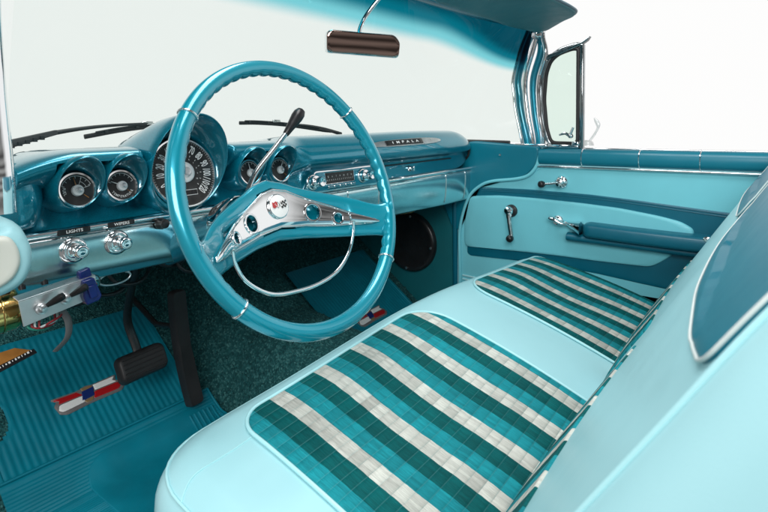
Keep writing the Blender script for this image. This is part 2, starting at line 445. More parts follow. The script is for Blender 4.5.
mb = MB(); mb.tube([fr(0,.05,-.01), (-.28,.68,.30), (-.29,.80,.36)], .007, 8)
build('pedal_rod', mb, black, p)

# ================================================================== STEERING WHEEL
TW = R(19.53); W = V(-.414, 0, .70)
WX = V(1,0,0); WY = V(0, math.sin(TW), math.cos(TW)); WN = V(0, -math.cos(TW), math.sin(TW))
def WP(a, b, c=0.): return W+a*WX+b*WY+c*WN
sw = thing('steering_wheel', 'large thin rimmed teal steering wheel with chrome horn ring', 'steering wheel', tuple(W))
RM, RT = .2065, .0125
mb = MB(); rings = []; NA = 360; nb = 20
for i in range(NA+1):
    a = 2*PI*i/NA; d = math.degrees(a) % 360
    grip = 1. if (d < 222 or d > 318) else 0.
    for dd in (40, 142.5, 221.5, 318.5):
        if abs((d-dd+180) % 360-180) < 5: grip = 0
    sc = abs(math.sin(a*30))**.8 if grip else 1
    ring = []
    for k in range(nb):
        t = 2*PI*k/nb; r = RT
        inner = max(0, math.cos(t-R(215)))         # inner and rear side carries finger notches
        r -= .0030*(1-sc)*inner*grip*1.0
        r += .0008*inner*grip
        rho = RM+r*1.0*math.cos(t); c = r*.95*math.sin(t)
        ring.append(WP(rho*math.cos(a), rho*math.sin(a), c))
    rings.append(ring)
mb.loft(rings, True, False, False)
rim = build('rim', mb, wheelp, sw, ang=60)
for d in (40, 142.5, 221.5, 318.5):
    mb = MB(); path = []
    a = R(d); e = V(math.cos(a), math.sin(a)); ring = []
    for k in range(24):
        t = 2*PI*k/24; rho = RM+(RT+.0006)*math.cos(t); c = (RT+.0002)*math.sin(t)
        ring.append(WP(rho*e[0], rho*e[1], c))
    mb.tube(ring, .0017, 8, True); build('trim_ring', mb, chrome, sw)
def pu(a): return interp(a, [0,.025,.05,.10,.13,.155,.168], [.022,.017,.003,-.024,-.044,-.060,-.068])
def pl(a): return interp(a, [0,.05,.1,.15,.168], [-.040,-.047,-.0585,-.069,-.070])
def cs(a): return -.070+2.05*a*a
def interp(x, xs, ys): return float(np.interp(abs(x), xs, ys))
AX = [0,.03,.05,.12,.15,.185,.2]
def bu(a): return interp(a, AX, [.042,.034,.024,-.006,-.022,-.047,-.054])
def bl(a): return interp(a, [0,.05,.1,.15,.185,.2], [-.060,-.066,-.077,-.089,-.099,-.105])
mb = MB(); rings = []
for a in np.linspace(-.198, .198, 61):
    u, l = bu(a), bl(a)
    if abs(a) > .165:                                             # flare into the rim
        k = (abs(a)-.165)/.033; u += .012*k*k; l -= .012*k*k
    l = max(l, -math.sqrt(max(1e-6, RM*RM-a*a))); u = max(u, l+.012)
    ring = []; m = (u+l)/2; h = (u-l)/2; c0 = cs(a)
    th = .026-.012*min(1, abs(a)/.18)
    for k in range(28):
        t = 2*PI*k/28; ct, st = math.cos(t), math.sin(t)
        x = math.copysign(abs(ct)**.45, ct); y = math.copysign(abs(st)**.7, st)
        q = 1 if (y > 0 and pl(a)+.004 < m+h*x < pu(a)-.004 and abs(a) < .160) else 0
        ring.append(WP(a, m+h*x, c0-th*.35+th*.55*y-.020*q))
    rings.append(ring)
mb.loft(rings)
spk = build('spoke', mb, wheelp, sw)
def plate_h(a): return cs(a)+.0072-.002*min(1, abs(a)/.15)
mb = MB(); AA = np.linspace(-.166, .166, 221)
poly = [(a, pu(a)) for a in AA[::-1]]+[(a, pl(a)) for a in AA]
n = len(AA); vs = []; fs = []
NB = 40
HOLES = ((-.064,-.027,.0135),(.064,-.028,.0140),(-.106,-.045,.0085),(.106,-.048,.0092))
for a in AA:
    for k in range(NB+1):
        q = k/NB; b = lerp(pl(a), pu(a), q); dome = .0022*(1-(2*q-1)**4)
        vs.append(WP(a, b, plate_h(a)+dome))
for i in range(n-1):
    for k in range(NB):
        am = (AA[i]+AA[i+1])/2; bm = lerp(pl(am), pu(am), (k+.5)/NB)
        if any(math.hypot(am-ha, bm-hb) < hr-.0004 for ha, hb, hr in HOLES): continue
        fs.append((i*(NB+1)+k, (i+1)*(NB+1)+k, (i+1)*(NB+1)+k+1, i*(NB+1)+k+1))
mb.add(vs, fs)
# skirt
bot = len(mb.v)
edge = [WP(a, pl(a), plate_h(a)) for a in AA]+[WP(a, pu(a), plate_h(a)) for a in AA[::-1]]
low = [p-WN*.008 for p in edge]; m = len(edge)
mb.add(edge+low, [(i, (i+1) % m, m+(i+1) % m, m+i) for i in range(m)])
hb = build('horn_bar', mb, chrome, spk)
mb = MB()
edge2 = [p+WN*.0004 for p in edge]
mb.tube(edge2, .0016, 8, True); build('horn_bar_edge', mb, chrome, spk)
# cups in the horn bar
for a, b, r in HOLES:
    fr = Frame(WP(a, b, plate_h(a)+.0030), WX+WN*4.1*a, WY)
    mb = MB(); mb.lathe([(r+.0030, -.0018), (r+.0021, .0010), (r+.0004, .0014), (r-.0010, .0008)], fr.c, fr.n, 32, False, False)
    mb.lathe([(r-.0010, .0008), (r-.0018, -.0030), (r-.0018, -.0070)], fr.c, fr.n, 32, False, False)
    build('hole_lip', mb, chrome, spk)
# raised chrome tip on each end of the bar
for s in (-1, 1):
    mb = MB(); rings = []
    for a in np.linspace(.125, .170, 14):
        k = (a-.125)/.045; w = .0095*(1-k**2.2)+.001; b = lerp(-.055, -.0735, k)+.002
        rings.append([WP(s*a, b+w*math.cos(2*PI*j/14), plate_h(a)+.0022+(.0052*(1-k**3))*max(0, math.sin(2*PI*j/14))) for j in range(14)])
    mb.loft(rings); build('horn_bar_tip', mb, chrome, spk)
# horn ring
pts = [(-.127,-.060,cs(.127)+.012),(-.124,-.080,-.030),(-.108,-.108,-.036),(-.070,-.134,-.040),(-.02,-.1425,-.041),(.03,-.1425,-.041),(.075,-.132,-.040),(.108,-.108,-.036),(.124,-.080,-.030),(.127,-.060,cs(.127)+.012)]
mb = MB(); mb.tube([WP(*q) for q in crom(pts, 70)], [.0034 if i in (0, 69) else .0025 for i in range(70)], 12, flat=(1.25,.8), up=WN)
build('horn_ring', mb, chrome, sw)
# centre emblem: white disc, red flag and chequered flag crossed
EC = WP(0, -.007, plate_h(0)+.0034)
ef = Frame(EC, WX, WY)
mb = MB(); mb.lathe([(.0205,-.002),(.0205,.0015),(.0195,.0026),(.0182,.0027)], EC, WN, 40, True, False)
eb = build('emblem_bezel', mb, chrome, sw)
mb = MB(); mb.lathe([(.0184,.002),(.0184,.0030),(.012,.0042),(.004,.0046),(.0004,.0047)], EC, WN, 40)
build('emblem_disc', mb, white, eb)
hf = .0050
def flagpoly(pts, m, nm, h=hf):
    pts = [(x*1.05-.0012, y*1.2) for x, y in pts]
    mb = MB(); mb.prism([ef(x, y, h) for x, y in pts], WN*.0006); build(nm, mb, m, eb, smooth=False)
flagpoly([(-.0125,.0060),(-.0095,.0048),(-.0060,.0066),(-.0030,.0052),(-.0035,-.0020),(-.0065,-.0008),(-.0100,-.0026),(-.0130,-.0010)], red, 'red_flag')
mb = MB()
for q in range(4): mb.prism([ef(-.0105+.0012*q, .0035-.0016*q, hf+.0007), ef(-.0085+.0012*q, .0042-.0016*q, hf+.0007), ef(-.0084+.0012*q, .0036-.0016*q, hf+.0007), ef(-.0104+.0012*q, .0029-.0016*q, hf+.0007)], WN*.0003)
build('flag_motif', mb, white, eb, smooth=False)
mb = MB()
for i in range(4):
    for j in range(4):
        if (i+j) % 2 == 0:
            x = .0030+i*.0029; y = -.0040+j*.0030-.0006*math.sin(i*2); mb.prism([ef(x, y, hf), ef(x+.0029, y, hf), ef(x+.0029, y+.0030, hf), ef(x, y+.0030, hf)], WN*.0005)
mb.tube([ef(-.004,-.004,hf), ef(.0035,.0075,hf)], .0003, 6); mb.tube([ef(.004,-.005,hf), ef(-.0035,.0072,hf)], .0003, 6)
build('chequered_flag', mb, black, eb, smooth=False)
mb = MB(); mb.lathe([(.036,-.006),(.035,-.030),(.030,-.055),(.028,-.075)], WP(0,-.006,-.07), WN, 40)
build('hub', mb, wheelp, sw)

# ================================================================== STEERING COLUMN + LEVER
AXD = -WN
col = thing('steering_column', 'teal steering column with chrome collar running behind the wheel to the dashboard', 'steering column', tuple(WP(0,-.006,-.13)))
mb = MB(); mb.lathe([(.028,.146),(.040,.155),(.041,.20),(.034,.215),(.031,.40)], WP(0,-.006,0), AXD, 40)
build('column_tube', mb, teal, col)
mb = MB(); mb.lathe([(.0405,.148),(.044,.153),(.0445,.172),(.0435,.196),(.042,.20)], WP(0,-.006,0), AXD, 40, False, False)
build('chrome_collar', mb, chrome, col)
lv = thing('gear_lever', 'chrome gear lever with a black knob sticking up behind the steering wheel', 'gear lever', (-.395,.155,.69))
mb = MB(); mb.tube(crom([(-.405,.150,.672),(-.375,.158,.716),(-.33,.160,.757),(-.290,.160,.794)], 24), [.0048]*24, 14)
build('lever_shaft', mb, chrome, lv)
d = unit(V(-.258,.16,.829)-V(-.293,.16,.791))
mb = MB(); mb.lathe([(.0052,-.004),(.0062,-.002),(.0075,.010),(.0098,.026),(.0118,.040),(.0116,.050),(.0085,.058),(.003,.0615)], (-.295,.16,.789), d, 24)
build('lever_knob', mb, black, lv)

# ================================================================== DASHBOARD
db = thing('dashboard', 'wide glossy teal dashboard with hooded gauges and a turquoise lower panel', 'dashboard', (0,.33,.6))
def yb(x): return .12+.51*max(0, 1-abs(x/.745)**4)**.5
PL = [(.64,.735),(.50,.763),(.37,.769),(.315,.769),(.284,.763),(.279,.748),(.302,.726),(.336,.703),(.344,.680),(.332,.658),(.320,.646)]
PR = [(.64,.738),(.55,.755),(.45,.770),(.372,.777),(.333,.773),(.308,.758),(.293,.740),(.286,.722),(.294,.706),(.320,.690),(.321,.646)]
CAV = ((-.6085,.029,.747),(-.5315,.029,.747),(-.420,.070,.80),(-.264,.029,.747),(-.181,.028,.747))
def dprof(x, n=44):
    k = min(1, max(0, (x+.20)/.10)); k = k*k*(3-2*k)
    p = [V(*a)*(1-k)+V(*b)*k for a, b in zip(PL, PR)]
    e = 1.
    if x > .62: e = math.sqrt(max(0, 1-((x-.62)/.135)**2))      # rounded passenger end
    out = []
    for q in crom(p, n):
        y = q[0]; z = q[1]
        if x > .62: kk = .04+.96*e; y = .350+(y-.350)*kk if y < .350 else .350+(y-.350)*min(1, .3+kk); z = .708+(z-.708)*kk
        if x < -.60: z -= .020*((-.60-x)/.1)**2
        # nacelle swelling on the passenger side
        if .10 < x < .72: z += .006*math.sin((x-.10)/.62*PI)*max(0, min(1, (.42-y)/.1))*max(0, min(1, (z-.73)/.02))
        for gx, gw, zt in CAV:
            bw = .010 if gw < .05 else .026; k2 = min(1, max(0, (gw+bw-abs(x-gx))/bw)); k2 = k2*k2*(3-2*k2)
            k3 = min(1, max(0, (z-(.672 if gw < .05 else .655))/.008))
            if z < zt and y < .352: y = lerp(y, .352, k2*k3)
        y = min(y, max(yb(x)-.015, .42)) if x > .5 else min(y, yb(x)-.015)
        out.append(V(y, z))
    return out
mb = MB()
xs = np.concatenate([np.linspace(-.70, -.10, 200), np.linspace(-.095, -.08, 4), np.linspace(-.07, .62, 46), (.62+.134*np.sin(np.linspace(.06, PI/2, 26)))])
rings = [[(x, q[0], q[1]) for q in dprof(x)]+[(x, .36, .640), (x, .36, .70)][:1] for x in xs]
vs = [p for r in rings for p in r]; n = len(rings[0])
fs = [(i*n+j, i*n+j+1, (i+1)*n+j+1, (i+1)*n+j) for i in range(len(xs)-1) for j in range(n-1)]
fs.append(tuple(range(n))); fs.append(tuple((len(xs)-1)*n+j for j in range(n)))
mb.add(vs, fs)
build('dash_top', mb, teal, db, ang=50)
def dashP(x, s, h=0.):
    p = dprof(x, 120); f = s*119; i = min(int(f), 118); q = p[i]*(1-(f-i))+p[i+1]*(f-i)
    d = p[min(i+2, 119)]-p[max(i-2, 0)]; nrm = unit(V(d[1], -d[0])); 
    if nrm[0] > 0 and nrm[1] < 0: nrm = -nrm
    if nrm[1] < 0 and abs(nrm[1]) > abs(nrm[0]): nrm = -nrm
    if nrm[0] > 0: nrm = -nrm if abs(nrm[0]) > abs(nrm[1]) else nrm
    return V(x, q[0]+nrm[0]*h, q[1]+nrm[1]*h)
# rounded swelling at the driver's end of the dashboard
mb = MB(); rings = []
for k in range(21):
    a = -PI/2+PI*k/20; z = .702+.052*math.sin(a); rr = .040*max(.02, math.cos(a))**.45
    rings.append([(-.690+rr*math.cos(2*PI*j/28)*.95, .335+rr*1.15*math.sin(2*PI*j/28), z) for j in range(28)])
mb.loft(rings); build('dash_end_swelling', mb, teal, db)

# ---- hooded gauges
def ring_pts(c, rx, rz, tilt, n=56, px=2.0):
    """ring in a plane leaning back by tilt (top nearer the driver for tilt>0)"""
    out = []
    for k in range(n):
        a = 2*PI*k/n; ca, sa = math.cos(a), math.sin(a)
        out.append(V(c[0]+rx*ca, c[1]-tilt*rz*sa, c[2]+rz*sa))
    return out
def gauge_hood(xr, yr, zr, r, rz, tl, xd, zd, rd, big=False):
    yd = .312
    mb = MB()
    rim_in = ring_pts((xr, yr, zr), r-.0025, rz-.0025, tl); rim_f = ring_pts((xr, yr-.0016, zr), r-.0012, rz-.0012, tl); rim_o = ring_pts((xr, yr+.0006, zr), r+.0006, rz+.0006, tl)
    inner = ring_pts((xd, yd+.002, zd), rd+.002, rd+.002, -.27)
    mid = [a*.5+b*.5 for a, b in zip(rim_in, inner)]
    if big:
        outs = [ring_pts((xr, yr+.02, zr-.001), r+.002, rz+.003, tl*.7), ring_pts((xr, yr+.06, zr-.006), r+.005, rz+.001, tl*.3),
                ring_pts((xr+.006, yr+.14, zr-.024), r+.020, rz-.008, 0), ring_pts((xr+.012, yr+.23, zr-.058), r+.016, rz-.020, 0), ring_pts((xr+.015, yr+.33, zr-.10), r, rz-.03, 0)]
    else:
        outs = [ring_pts((xr, yr+.012, zr-.001), r+.0035, rz+.003, tl), ring_pts((xr, yr+.035, zr-.004), r+.008, rz+.005, tl*.8), ring_pts((xr, yr+.08, zr-.012), r+.011, rz+.003, tl*.5), ring_pts((xr, yr+.15, zr-.03), r+.008, rz-.004, 0)]
    mb.loft([inner, mid, rim_in, rim_f, rim_o]+outs, True, False, False)
    return build('gauge_hood', mb, teal, db, ang=50)
def gauge(xd, zd, rd, kind):
    tilt = R(15.5); fr = Frame((xd, .3105, zd), (1,0,0), (0, math.sin(tilt), math.cos(tilt)))
    mb = MB(); mb.lathe([(rd+.003,-.003),(rd+.003,.001),(rd+.0015,.003),(rd-.0012,.0025),(rd-.0018,.0)], fr.c, fr.n, 56, False, False)
    g = build('gauge', mb, chrome, db)
    mb = MB(); mb.lathe([(rd,.0),(rd*.5,.0003),(.0005,.0004)], fr.c, fr.n, 48, False, True); build('dial_face', mb, dial, g)
    mk = MB()
    def bar(ang, r0, r1, w, h=.0008):
        ca, sa = math.cos(ang), math.sin(ang)
        mk.add([fr(r0*ca-w*sa, r0*sa+w*ca, h), fr(r0*ca+w*sa, r0*sa-w*ca, h), fr(r1*ca+w*sa, r1*sa-w*ca, h), fr(r1*ca-w*sa, r1*sa+w*ca, h)], [(0,1,2,3)])
    def arc(r, a0, a1, w, h=.0008, n=24):
        for i in range(n):
            a, b = lerp(a0, a1, i/n), lerp(a0, a1, (i+1)/n)
            mk.add([fr((r-w)*math.cos(a), (r-w)*math.sin(a), h), fr((r+w)*math.cos(a), (r+w)*math.sin(a), h), fr((r+w)*math.cos(b), (r+w)*math.sin(b), h), fr((r-w)*math.cos(b), (r-w)*math.sin(b), h)], [(0,1,2,3)])
    if kind == 'speed':
        for i in range(13):
            a = R(205-250*i/12); s = str(i*10)
            text_mb(mk, s, .0225, fr, .0475*math.cos(a), .0475*math.sin(a), .0009, a-PI/2, .47, .0005)
            bar(a, .0330, .0365, .0005)
        for i in range(61):
            a = R(205-250*i/60); bar(a, rd-.0045, rd-.0022, .00025)
        for i in range(11):
            text_mb(mk, str(i), .0042, fr, .028*math.cos(R(190-22*i)), .028*math.sin(R(190-22*i)), .0009, 0)
    else:
        arc(rd*.86, R(20), R(160), .0004)
        for i in range(7): bar(R(20+140*i/6), rd*.70, rd*.86, .00035)
        if kind == 'temp':
            for i, ch in enumerate('TEMPERATURE'):
                a = R(212+116*i/10); text_mb(mk, ch, .0058, fr, rd*.74*math.cos(a), rd*.74*math.sin(a), .0009, a+PI/2, .9, .0001)
        if kind == 'fuel':
            arc(rd*.55, R(15), R(65), .0003); bar(R(15), rd*.35, rd*.8, .0003); bar(R(65), rd*.35, rd*.8, .0003)
            for i, ch in enumerate('FUEL'):
                a = R(168+30*i/3); text_mb(mk, ch, .0062, fr, rd*.72*math.cos(a), rd*.72*math.sin(a), .0009, a+PI/2, .9, .0001)
    if kind == 'speed': arc(.0035, 0, 2*PI, .0004) if False else [mk.add([fr(.040+(.0030+w_)*math.cos(2*PI*j/20), -.032+(.0030+w_)*math.sin(2*PI*j/20), .0009) for w_ in (-.0004,.0004) for j in range(20)], [(j, (j+1) % 20, 20+(j+1) % 20, 20+j) for j in range(20)])]
    if kind != 'speed':
        om_ = MB(); a = R(-42); om_.add([fr(rd*.45*math.cos(a), rd*.45*math.sin(a)-.0006, .0009), fr(rd*.8*math.cos(a), rd*.8*math.sin(a)-.0006, .0009), fr(rd*.8*math.cos(a), rd*.8*math.sin(a)+.0008, .0009), fr(rd*.45*math.cos(a), rd*.45*math.sin(a)+.0008, .0009)], [(0,1,2,3)]); build('warning_mark', om_, orange, g, smooth=False)
    build('dial_markings', mk, white, g, smooth=False)
    hr = .020 if kind == 'speed' else rd*.34
    mb = MB(); cc = fr(0, -.001 if kind != 'speed' else 0, 0)
    mb.lathe([(hr,.0006),(hr,.004),(hr*.92,.0055),(hr*.55,.0062),(hr*.5,.0085),(hr*.30,.0105),(.0005,.011)], cc, fr.n, 36)
    build('dial_hub', mb, satin, g)
    mb = MB(); mb.lathe([(hr*.42,.0085),(hr*.40,.0118),(hr*.2,.0124),(.0004,.0122)], cc, fr.n, 24); build('hub_screw', mb, steel, g)
    nd = {'speed': 214, 'fuel': 100, 'temp': 155, 'amp': 95, 'oil': 60}[kind]; a = R(nd); L = rd*.78
    mb = MB(); mb.tube([fr(hr*.7*math.cos(a), hr*.7*math.sin(a), .003), fr(L*math.cos(a), L*math.sin(a), .003)], [.0011, .0004], 6)
    build('needle', mb, white if kind != 'fuel' else orange, g)
    if kind == 'speed':
        mb = MB(); mb.tube([fr(-.018,-.034,.001), fr(.020,-.034,.001), fr(.020,-.044,.001), fr(-.018,-.044,.001)], .0006, 6, True)
        build('odometer_frame', mb, white, g)
        mb = MB()
        for i in range(5):
            mb.add([fr(-.0165+i*.0074, -.0425, .0009), fr(-.0105+i*.0074, -.0425, .0009), fr(-.0105+i*.0074, -.0355, .0009), fr(-.0165+i*.0074, -.0355, .0009)], [(0,1,2,3)])
        build('odometer_drum', mb, black, g, smooth=False)
    return g
for (xr, rx, xd, rd, kind_) in ((-.612,.0355,-.6085,.0270,'fuel'),(-.5405,.0345,-.5370,.0255,'temp'),(-.279,.0360,-.263,.0265,'amp'),(-.196,.0370,-.180,.0265,'oil')):
    gauge_hood(xr, .2825, .7170, rx, .0425, .48, xd, .704, rd+.001); gauge(xd, .704, rd, kind_)
gauge_hood(-.4255, .2725, .735, .0775, .0920, .30, -.418, .717, .0660, True); gauge(-.418, .717, .0650, 'speed')

# ---- chrome strip, label plates
mb = MB(); rings = []
for x in np.linspace(-.70, .745, 60):
    rings.append([(x, .322-.0085*math.cos(a)*(1 if math.cos(a) > 0 else .2), .6385+.0068*math.sin(a)) for a in np.linspace(0, 2*PI, 13)[:-1]])
mb.loft(rings); build('chrome_strip', mb, chrome, db)
def label_plate(x, w, s):
    fr = Frame((x, .3128, .6385), (1,0,0), (0,.05,1))
    mb = MB(); mb.patch(lambda u, v, h: fr(u, v, h), densify(rrect(-w/2, w/2, -.0046, .0046, .002), .01), .0010, .001, 5); lp = build('label_plate', mb, black, db)
    mb = MB(); text_mb(mb, s, .0068, fr, 0, 0, .0013, 0, 1.15, .0001); build('lettering', mb, white, lp, smooth=False)
label_plate(-.614, .050, 'LIGHTS'); label_plate(-.538, .046, 'WIPERS')
# ---- lower panel
def lowP(x, k, h=0.):
    zb = lerp(.548, .520, min(1, max(0, (x+.7)/1.3)))
    pr = crom([(.324,.6335),(.319,.622),(.318,.600),(.321,lerp(.600,zb,.5)),(.328,zb+.012),(.345,zb),(.40,zb-.002),(.50,zb+.01)], 40)
    q = pr[min(39, int(round(k*39)))]
    return V(x, q[0]-h, q[1])
mb = MB(); mb.grid(lambda u, v: lowP(u, v), np.linspace(-.70, .748, 70), np.linspace(0, 1, 40), False)
build('lower_panel', mb, lower, db)
for x in (.060, .192, .565, .70):
    mb = MB(); mb.tube([lowP(x, k, .0008) for k in np.linspace(0.02, .56, 16)], .0016, 8); build('chrome_divider', mb, chrome, db)
# ---- light and wiper knobs
for x in (-.615, -.545):
    fr = Frame((x, .3185, .6065), (1,0,0), (0,.06,1))
    mb = MB(); mb.lathe([(.0215,-.003),(.0215,.001),(.0200,.0035),(.0165,.0045),(.0150,.003),(.0125,.003),(.0118,.006),(.0095,.007)], fr.c, fr.n, 44)
    k = build('control_knob', mb, chrome, db)
    mb = MB(); rings = []
    for h, r in ((.006,.0085),(.016,.0085),(.019,.0105),(.030,.0112),(.034,.0104),(.0355,.0080),(.0350,.0045),(.0345,.001)):
        rings.append([fr((r*(1-.06*(j % 2)*(r > .009)))*math.cos(2*PI*j/36), (r*(1-.06*(j % 2)*(r > .009)))*math.sin(2*PI*j/36), h) for j in range(36)])
    mb.loft(rings); build('knob_cap', mb, chrome, k)
mb = MB(); mb.tube([(-.70,.318,.6300),(.74,.318,.6300)], .0012, 6); build('strip_bead', mb, chrome, db)
mb = MB(); mb.lathe([(.0105,-.002),(.0105,.004),(.0085,.008),(.0085,.016),(.006,.0175)], (-.466,.315,.6265), (0,-1,.1), 28)
build('lighter_button', mb, black, db)
# ---- key barrel / round fitting hanging under the panel
mb = MB(); mb.lathe([(.020,-.01),(.020,.008),(.017,.011),(.013,.011),(.012,.004),(.001,.004)], (-.585,.345,.540), unit((.1,-.75,-.55)), 32)
build('chrome_fitting', mb, chrome, db)
mb = MB(); mb.tube([(-.535+.028*math.cos(a), .35, .536+.011*math.sin(a)) for a in np.linspace(0, 2*PI, 30)[:-1]], .0018, 8, True)
build('cable_loop', mb, steel, db)
# ---- radio
rf = Frame((.030, .3165, .664), (1,0,0), (0,.10,1))
mb = MB(); mb.patch(lambda u, v, h: rf(u, v, h), densify(smooth_poly([(-.150,-.0280),(.152,-.0280),(.152,.0265),(-.096,.0265)], .006), .02), .004, .003, 6, -.012)
rd_ = build('radio', mb, chrome, db)
mb = MB(); mb.patch(lambda u, v, h: rf(u, v, h+.0035), densify(smooth_poly([(-.132,-.0235),(.146,-.0235),(.146,.0230),(-.093,.0230)], .005), .02), .0015, .002, 6)
build('radio_face', mb, teal, rd_)
mb = MB(); mb.patch(lambda u, v, h: rf(u, v, h+.005), densify(rrect(-.062,.046,-.008,.019,.003), .02), .001, .001, 5); build('tuning_window', mb, dial, rd_)
mb = MB(); mb.tube([rf(*q, .0058) for q in rrect(-.063,.047,-.009,.020,.003)], .0012, 6, True); build('window_frame', mb, chrome, rd_)
mb = MB()
for i, s in enumerate(('55','6','7','8','10','12','16')): text_mb(mb, s, .0062, rf, -.052+i*.0145, .009, .0068, 0, .8)
for i in range(14): mb.box(rf(-.055+i*.0073, .0005, .0066), (.0006,.0002,.004), (rf.x, rf.n, rf.y))
build('tuning_scale', mb, white, rd_, smooth=False)
for i in range(5):
    mb = MB(); mb.box(rf(-.050+i*.0212, -.0160, .008), (.0192,.0075,.010), (rf.x, rf.y, rf.n)); build('push_button', mb, chrome, rd_, smooth=True, bevel=.0015)
for x in (-.106, .083):
    c0 = rf(x, .001, .004)
    mb = MB(); mb.lathe([(.0205,0),(.0205,.002),(.0185,.004),(.0160,.0045),(.0150,.009),(.0160,.012),(.0150,.014),(.0110,.0145)], c0, rf.n, 40)
    k = build('radio_knob', mb, chrome, rd_)
    mb = MB(); mb.lathe([(.009,.014),(.009,.020),(.0115,.022),(.0125,.032),(.0112,.036),(.006,.036),(.001,.0345)], c0, rf.n, 32); build('knob_cap', mb, chrome, k)
# ---- name plate on the passenger side
def s_at(z):
    p = dprof(.3, 120); return min((abs(q[1]-z), i/119) for i, q in enumerate(p) if q[0] < .36)[1]
S0 = s_at(.749); SH = abs(s_at(.739)-s_at(.759))/2
def np_xy(u, v, h): return dashP(u, v, h)
o = []
for k in range(60):
    a = 2*PI*k/60; x = .30+.19*math.cos(a); w = (1-((x-.30)/.19)**2)
    o.append((.305+.19*math.copysign(abs(math.cos(a))**.8, math.cos(a)), S0+SH*math.copysign(abs(math.sin(a))**.9, math.sin(a))))
mb = MB(); mb.patch(np_xy, o, .002, .004, 8, -.002); pl_ = build('name_plate', mb, steel, db)
mb = MB(); mb.patch(lambda u, v, h: dashP(u, v, h+.002), densify(rrect(.195,.385,S0-SH*.66,S0+SH*.66,.004), .012), .0016, .002, 6); build('plate_insert', mb, black, pl_)
class DF:
    def __call__(s, a, b, h): return dashP(.290+a, S0-b*s.k, h)
df = DF(); Ls = sum(np.linalg.norm(np.array(a)-np.array(b)) for a, b in zip(dprof(.3, 120)[:-1], dprof(.3, 120)[1:])); df.k = 1/Ls
mb = MB()
for i, ch in enumerate('IMPALA'): text_mb(mb, ch, .0165, df, -.062+i*.0248, 0, .0044, 0, 1.25, .0006)
build('lettering', mb, white, pl_, smooth=False)
# ---- glovebox lock
mb = MB(); mb.lathe([(.009,-.004),(.009,.004),(.007,.007),(.004,.012),(.0015,.0125)], (.345,.318,.667), (0,-1,.05), 24); lk = build('glovebox_lock', mb, chrome, db)
mb = MB(); mb.box((.345,.304,.667), (.005,.010,.014)); build('lock_tab', mb, chrome, lk, bevel=.0015)
mb = MB(); mb.tube([(x, .3195, .683) for x in np.linspace(.20,.60,20)], .0018, 6); build('glovebox_gap', mb, shade, db)

# ---- underside clutter of the dashboard
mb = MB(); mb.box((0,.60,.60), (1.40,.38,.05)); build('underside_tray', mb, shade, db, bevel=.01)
mb = MB()
for k in range(9):
    x = -.62+k*.055+random.uniform(-.02,.02); z = .515+random.uniform(-.02,.02)
    mb.tube(crom([(x,.42,z+.05),(x+.02,.40,z),(x+.09,.43,z-.01),(x+.14,.48,z+.05)], 16), .004, 7)
build('wiring_loom', mb, black, db)
mb = MB(); mb.lathe([(.03,0),(.03,.22)], (.30,.52,.535), (1,.2,0), 24); build('heater_duct', mb, shade, db)
mb = MB(); mb.tube(crom([(.44,.42,.508),(.52,.43,.502),(.60,.45,.508)], 12), .006, 8); build('copper_pipe', mb, orange, db)

# ================================================================== SWITCH PANEL UNDER THE DASH
sp = thing('switch_panel', 'small aluminium bracket with two black toggle switches under the dashboard', 'switch panel', (-.655,.28,.535))
F = Frame((-.651,.281,.5405), (1,0,.12), (0,.30,.95))
Q = [V(-.707,.278,.5545), V(-.600,.278,.567), V(-.594,.284,.533), V(-.698,.290,.513)]
mb = MB(); mb.prism(Q, (0,.0022,.0004)); br = build('bracket_face', mb, alu, sp, bevel=.0006)
mb = MB(); mb.prism([Q[0], Q[1], V(-.600,.300,.569), V(-.707,.300,.557)], (0,0,.002)); build('bracket_top', mb, steel, sp, bevel=.0006)
n = unit((.0,-.93,.30))
for x, z in ((-.678,.5365), (-.645,.5425)):
    c0 = V(x, .279, z)
    mb = MB(); mb.lathe([(.0085,0),(.0085,.003),(.006,.004),(.005,.010),(.003,.011)], c0, n, 20); tg = build('toggle_switch', mb, steel, sp)
    mb = MB(); d = unit((.55,-.55,.45)); mb.lathe([(.0025,.005),(.0036,.012),(.0054,.023),(.0060,.031),(.0052,.036),(.001,.038)], c0, d, 20); build('toggle_lever', mb, black, tg)
mb = MB(); mb.prism([(-.622,.268,.566),(-.606,.268,.568),(-.594,.270,.536),(-.598,.270,.529),(-.617,.270,.526),(-.622,.270,.540)], (0,.016,0))
cn = build('connector', mb, bluep, sp, bevel=.002)
mb = MB(); mb.prism([(-.618,.2655,.556),(-.607,.2655,.557),(-.602,.2655,.538),(-.613,.2655,.536)], (0,.003,0)); build('connector_latch', mb, bluep, cn, bevel=.001)
mb = MB(); mb.prism([(-.622,.282,.578),(-.606,.282,.582),(-.602,.282,.566),(-.622,.282,.563)], (0,.012,0)); build('connector', mb, bluep, sp, bevel=.002)
for k, (m_, dx) in enumerate(((greenw, 0), (redw, .006), (pipem, .010), (redw, .016))):
    mb = MB(); mb.tube(crom([(-.690+dx,.300,.522),(-.692+dx,.292,.510-.002*k),(-.680+dx*1.0,.290,.503+.002*k),(-.660+dx,.300,.500+.004*k),(-.650+dx,.325,.515)], 20), .0017, 7)
    build('wire', mb, m_, sp)
mb = MB(); mb.tube(crom([(-.640,.31,.52),(-.634,.30,.50),(-.636,.30,.475),(-.650,.31,.455)], 14), [.008]*14, 8, flat=(1.,.25)); build('grey_strap', mb, greyrub, sp)
for x in (-.686, -.655): mb = MB(); mb.tube([(x,.33,.577),(x,.325,.559)], .005, 8); build('mounting_post', mb, black, sp)
bc = thing('brass_canister', 'shiny brass coloured cylinder under the dashboard beside the switch bracket', 'canister', (-.725,.34,.53))
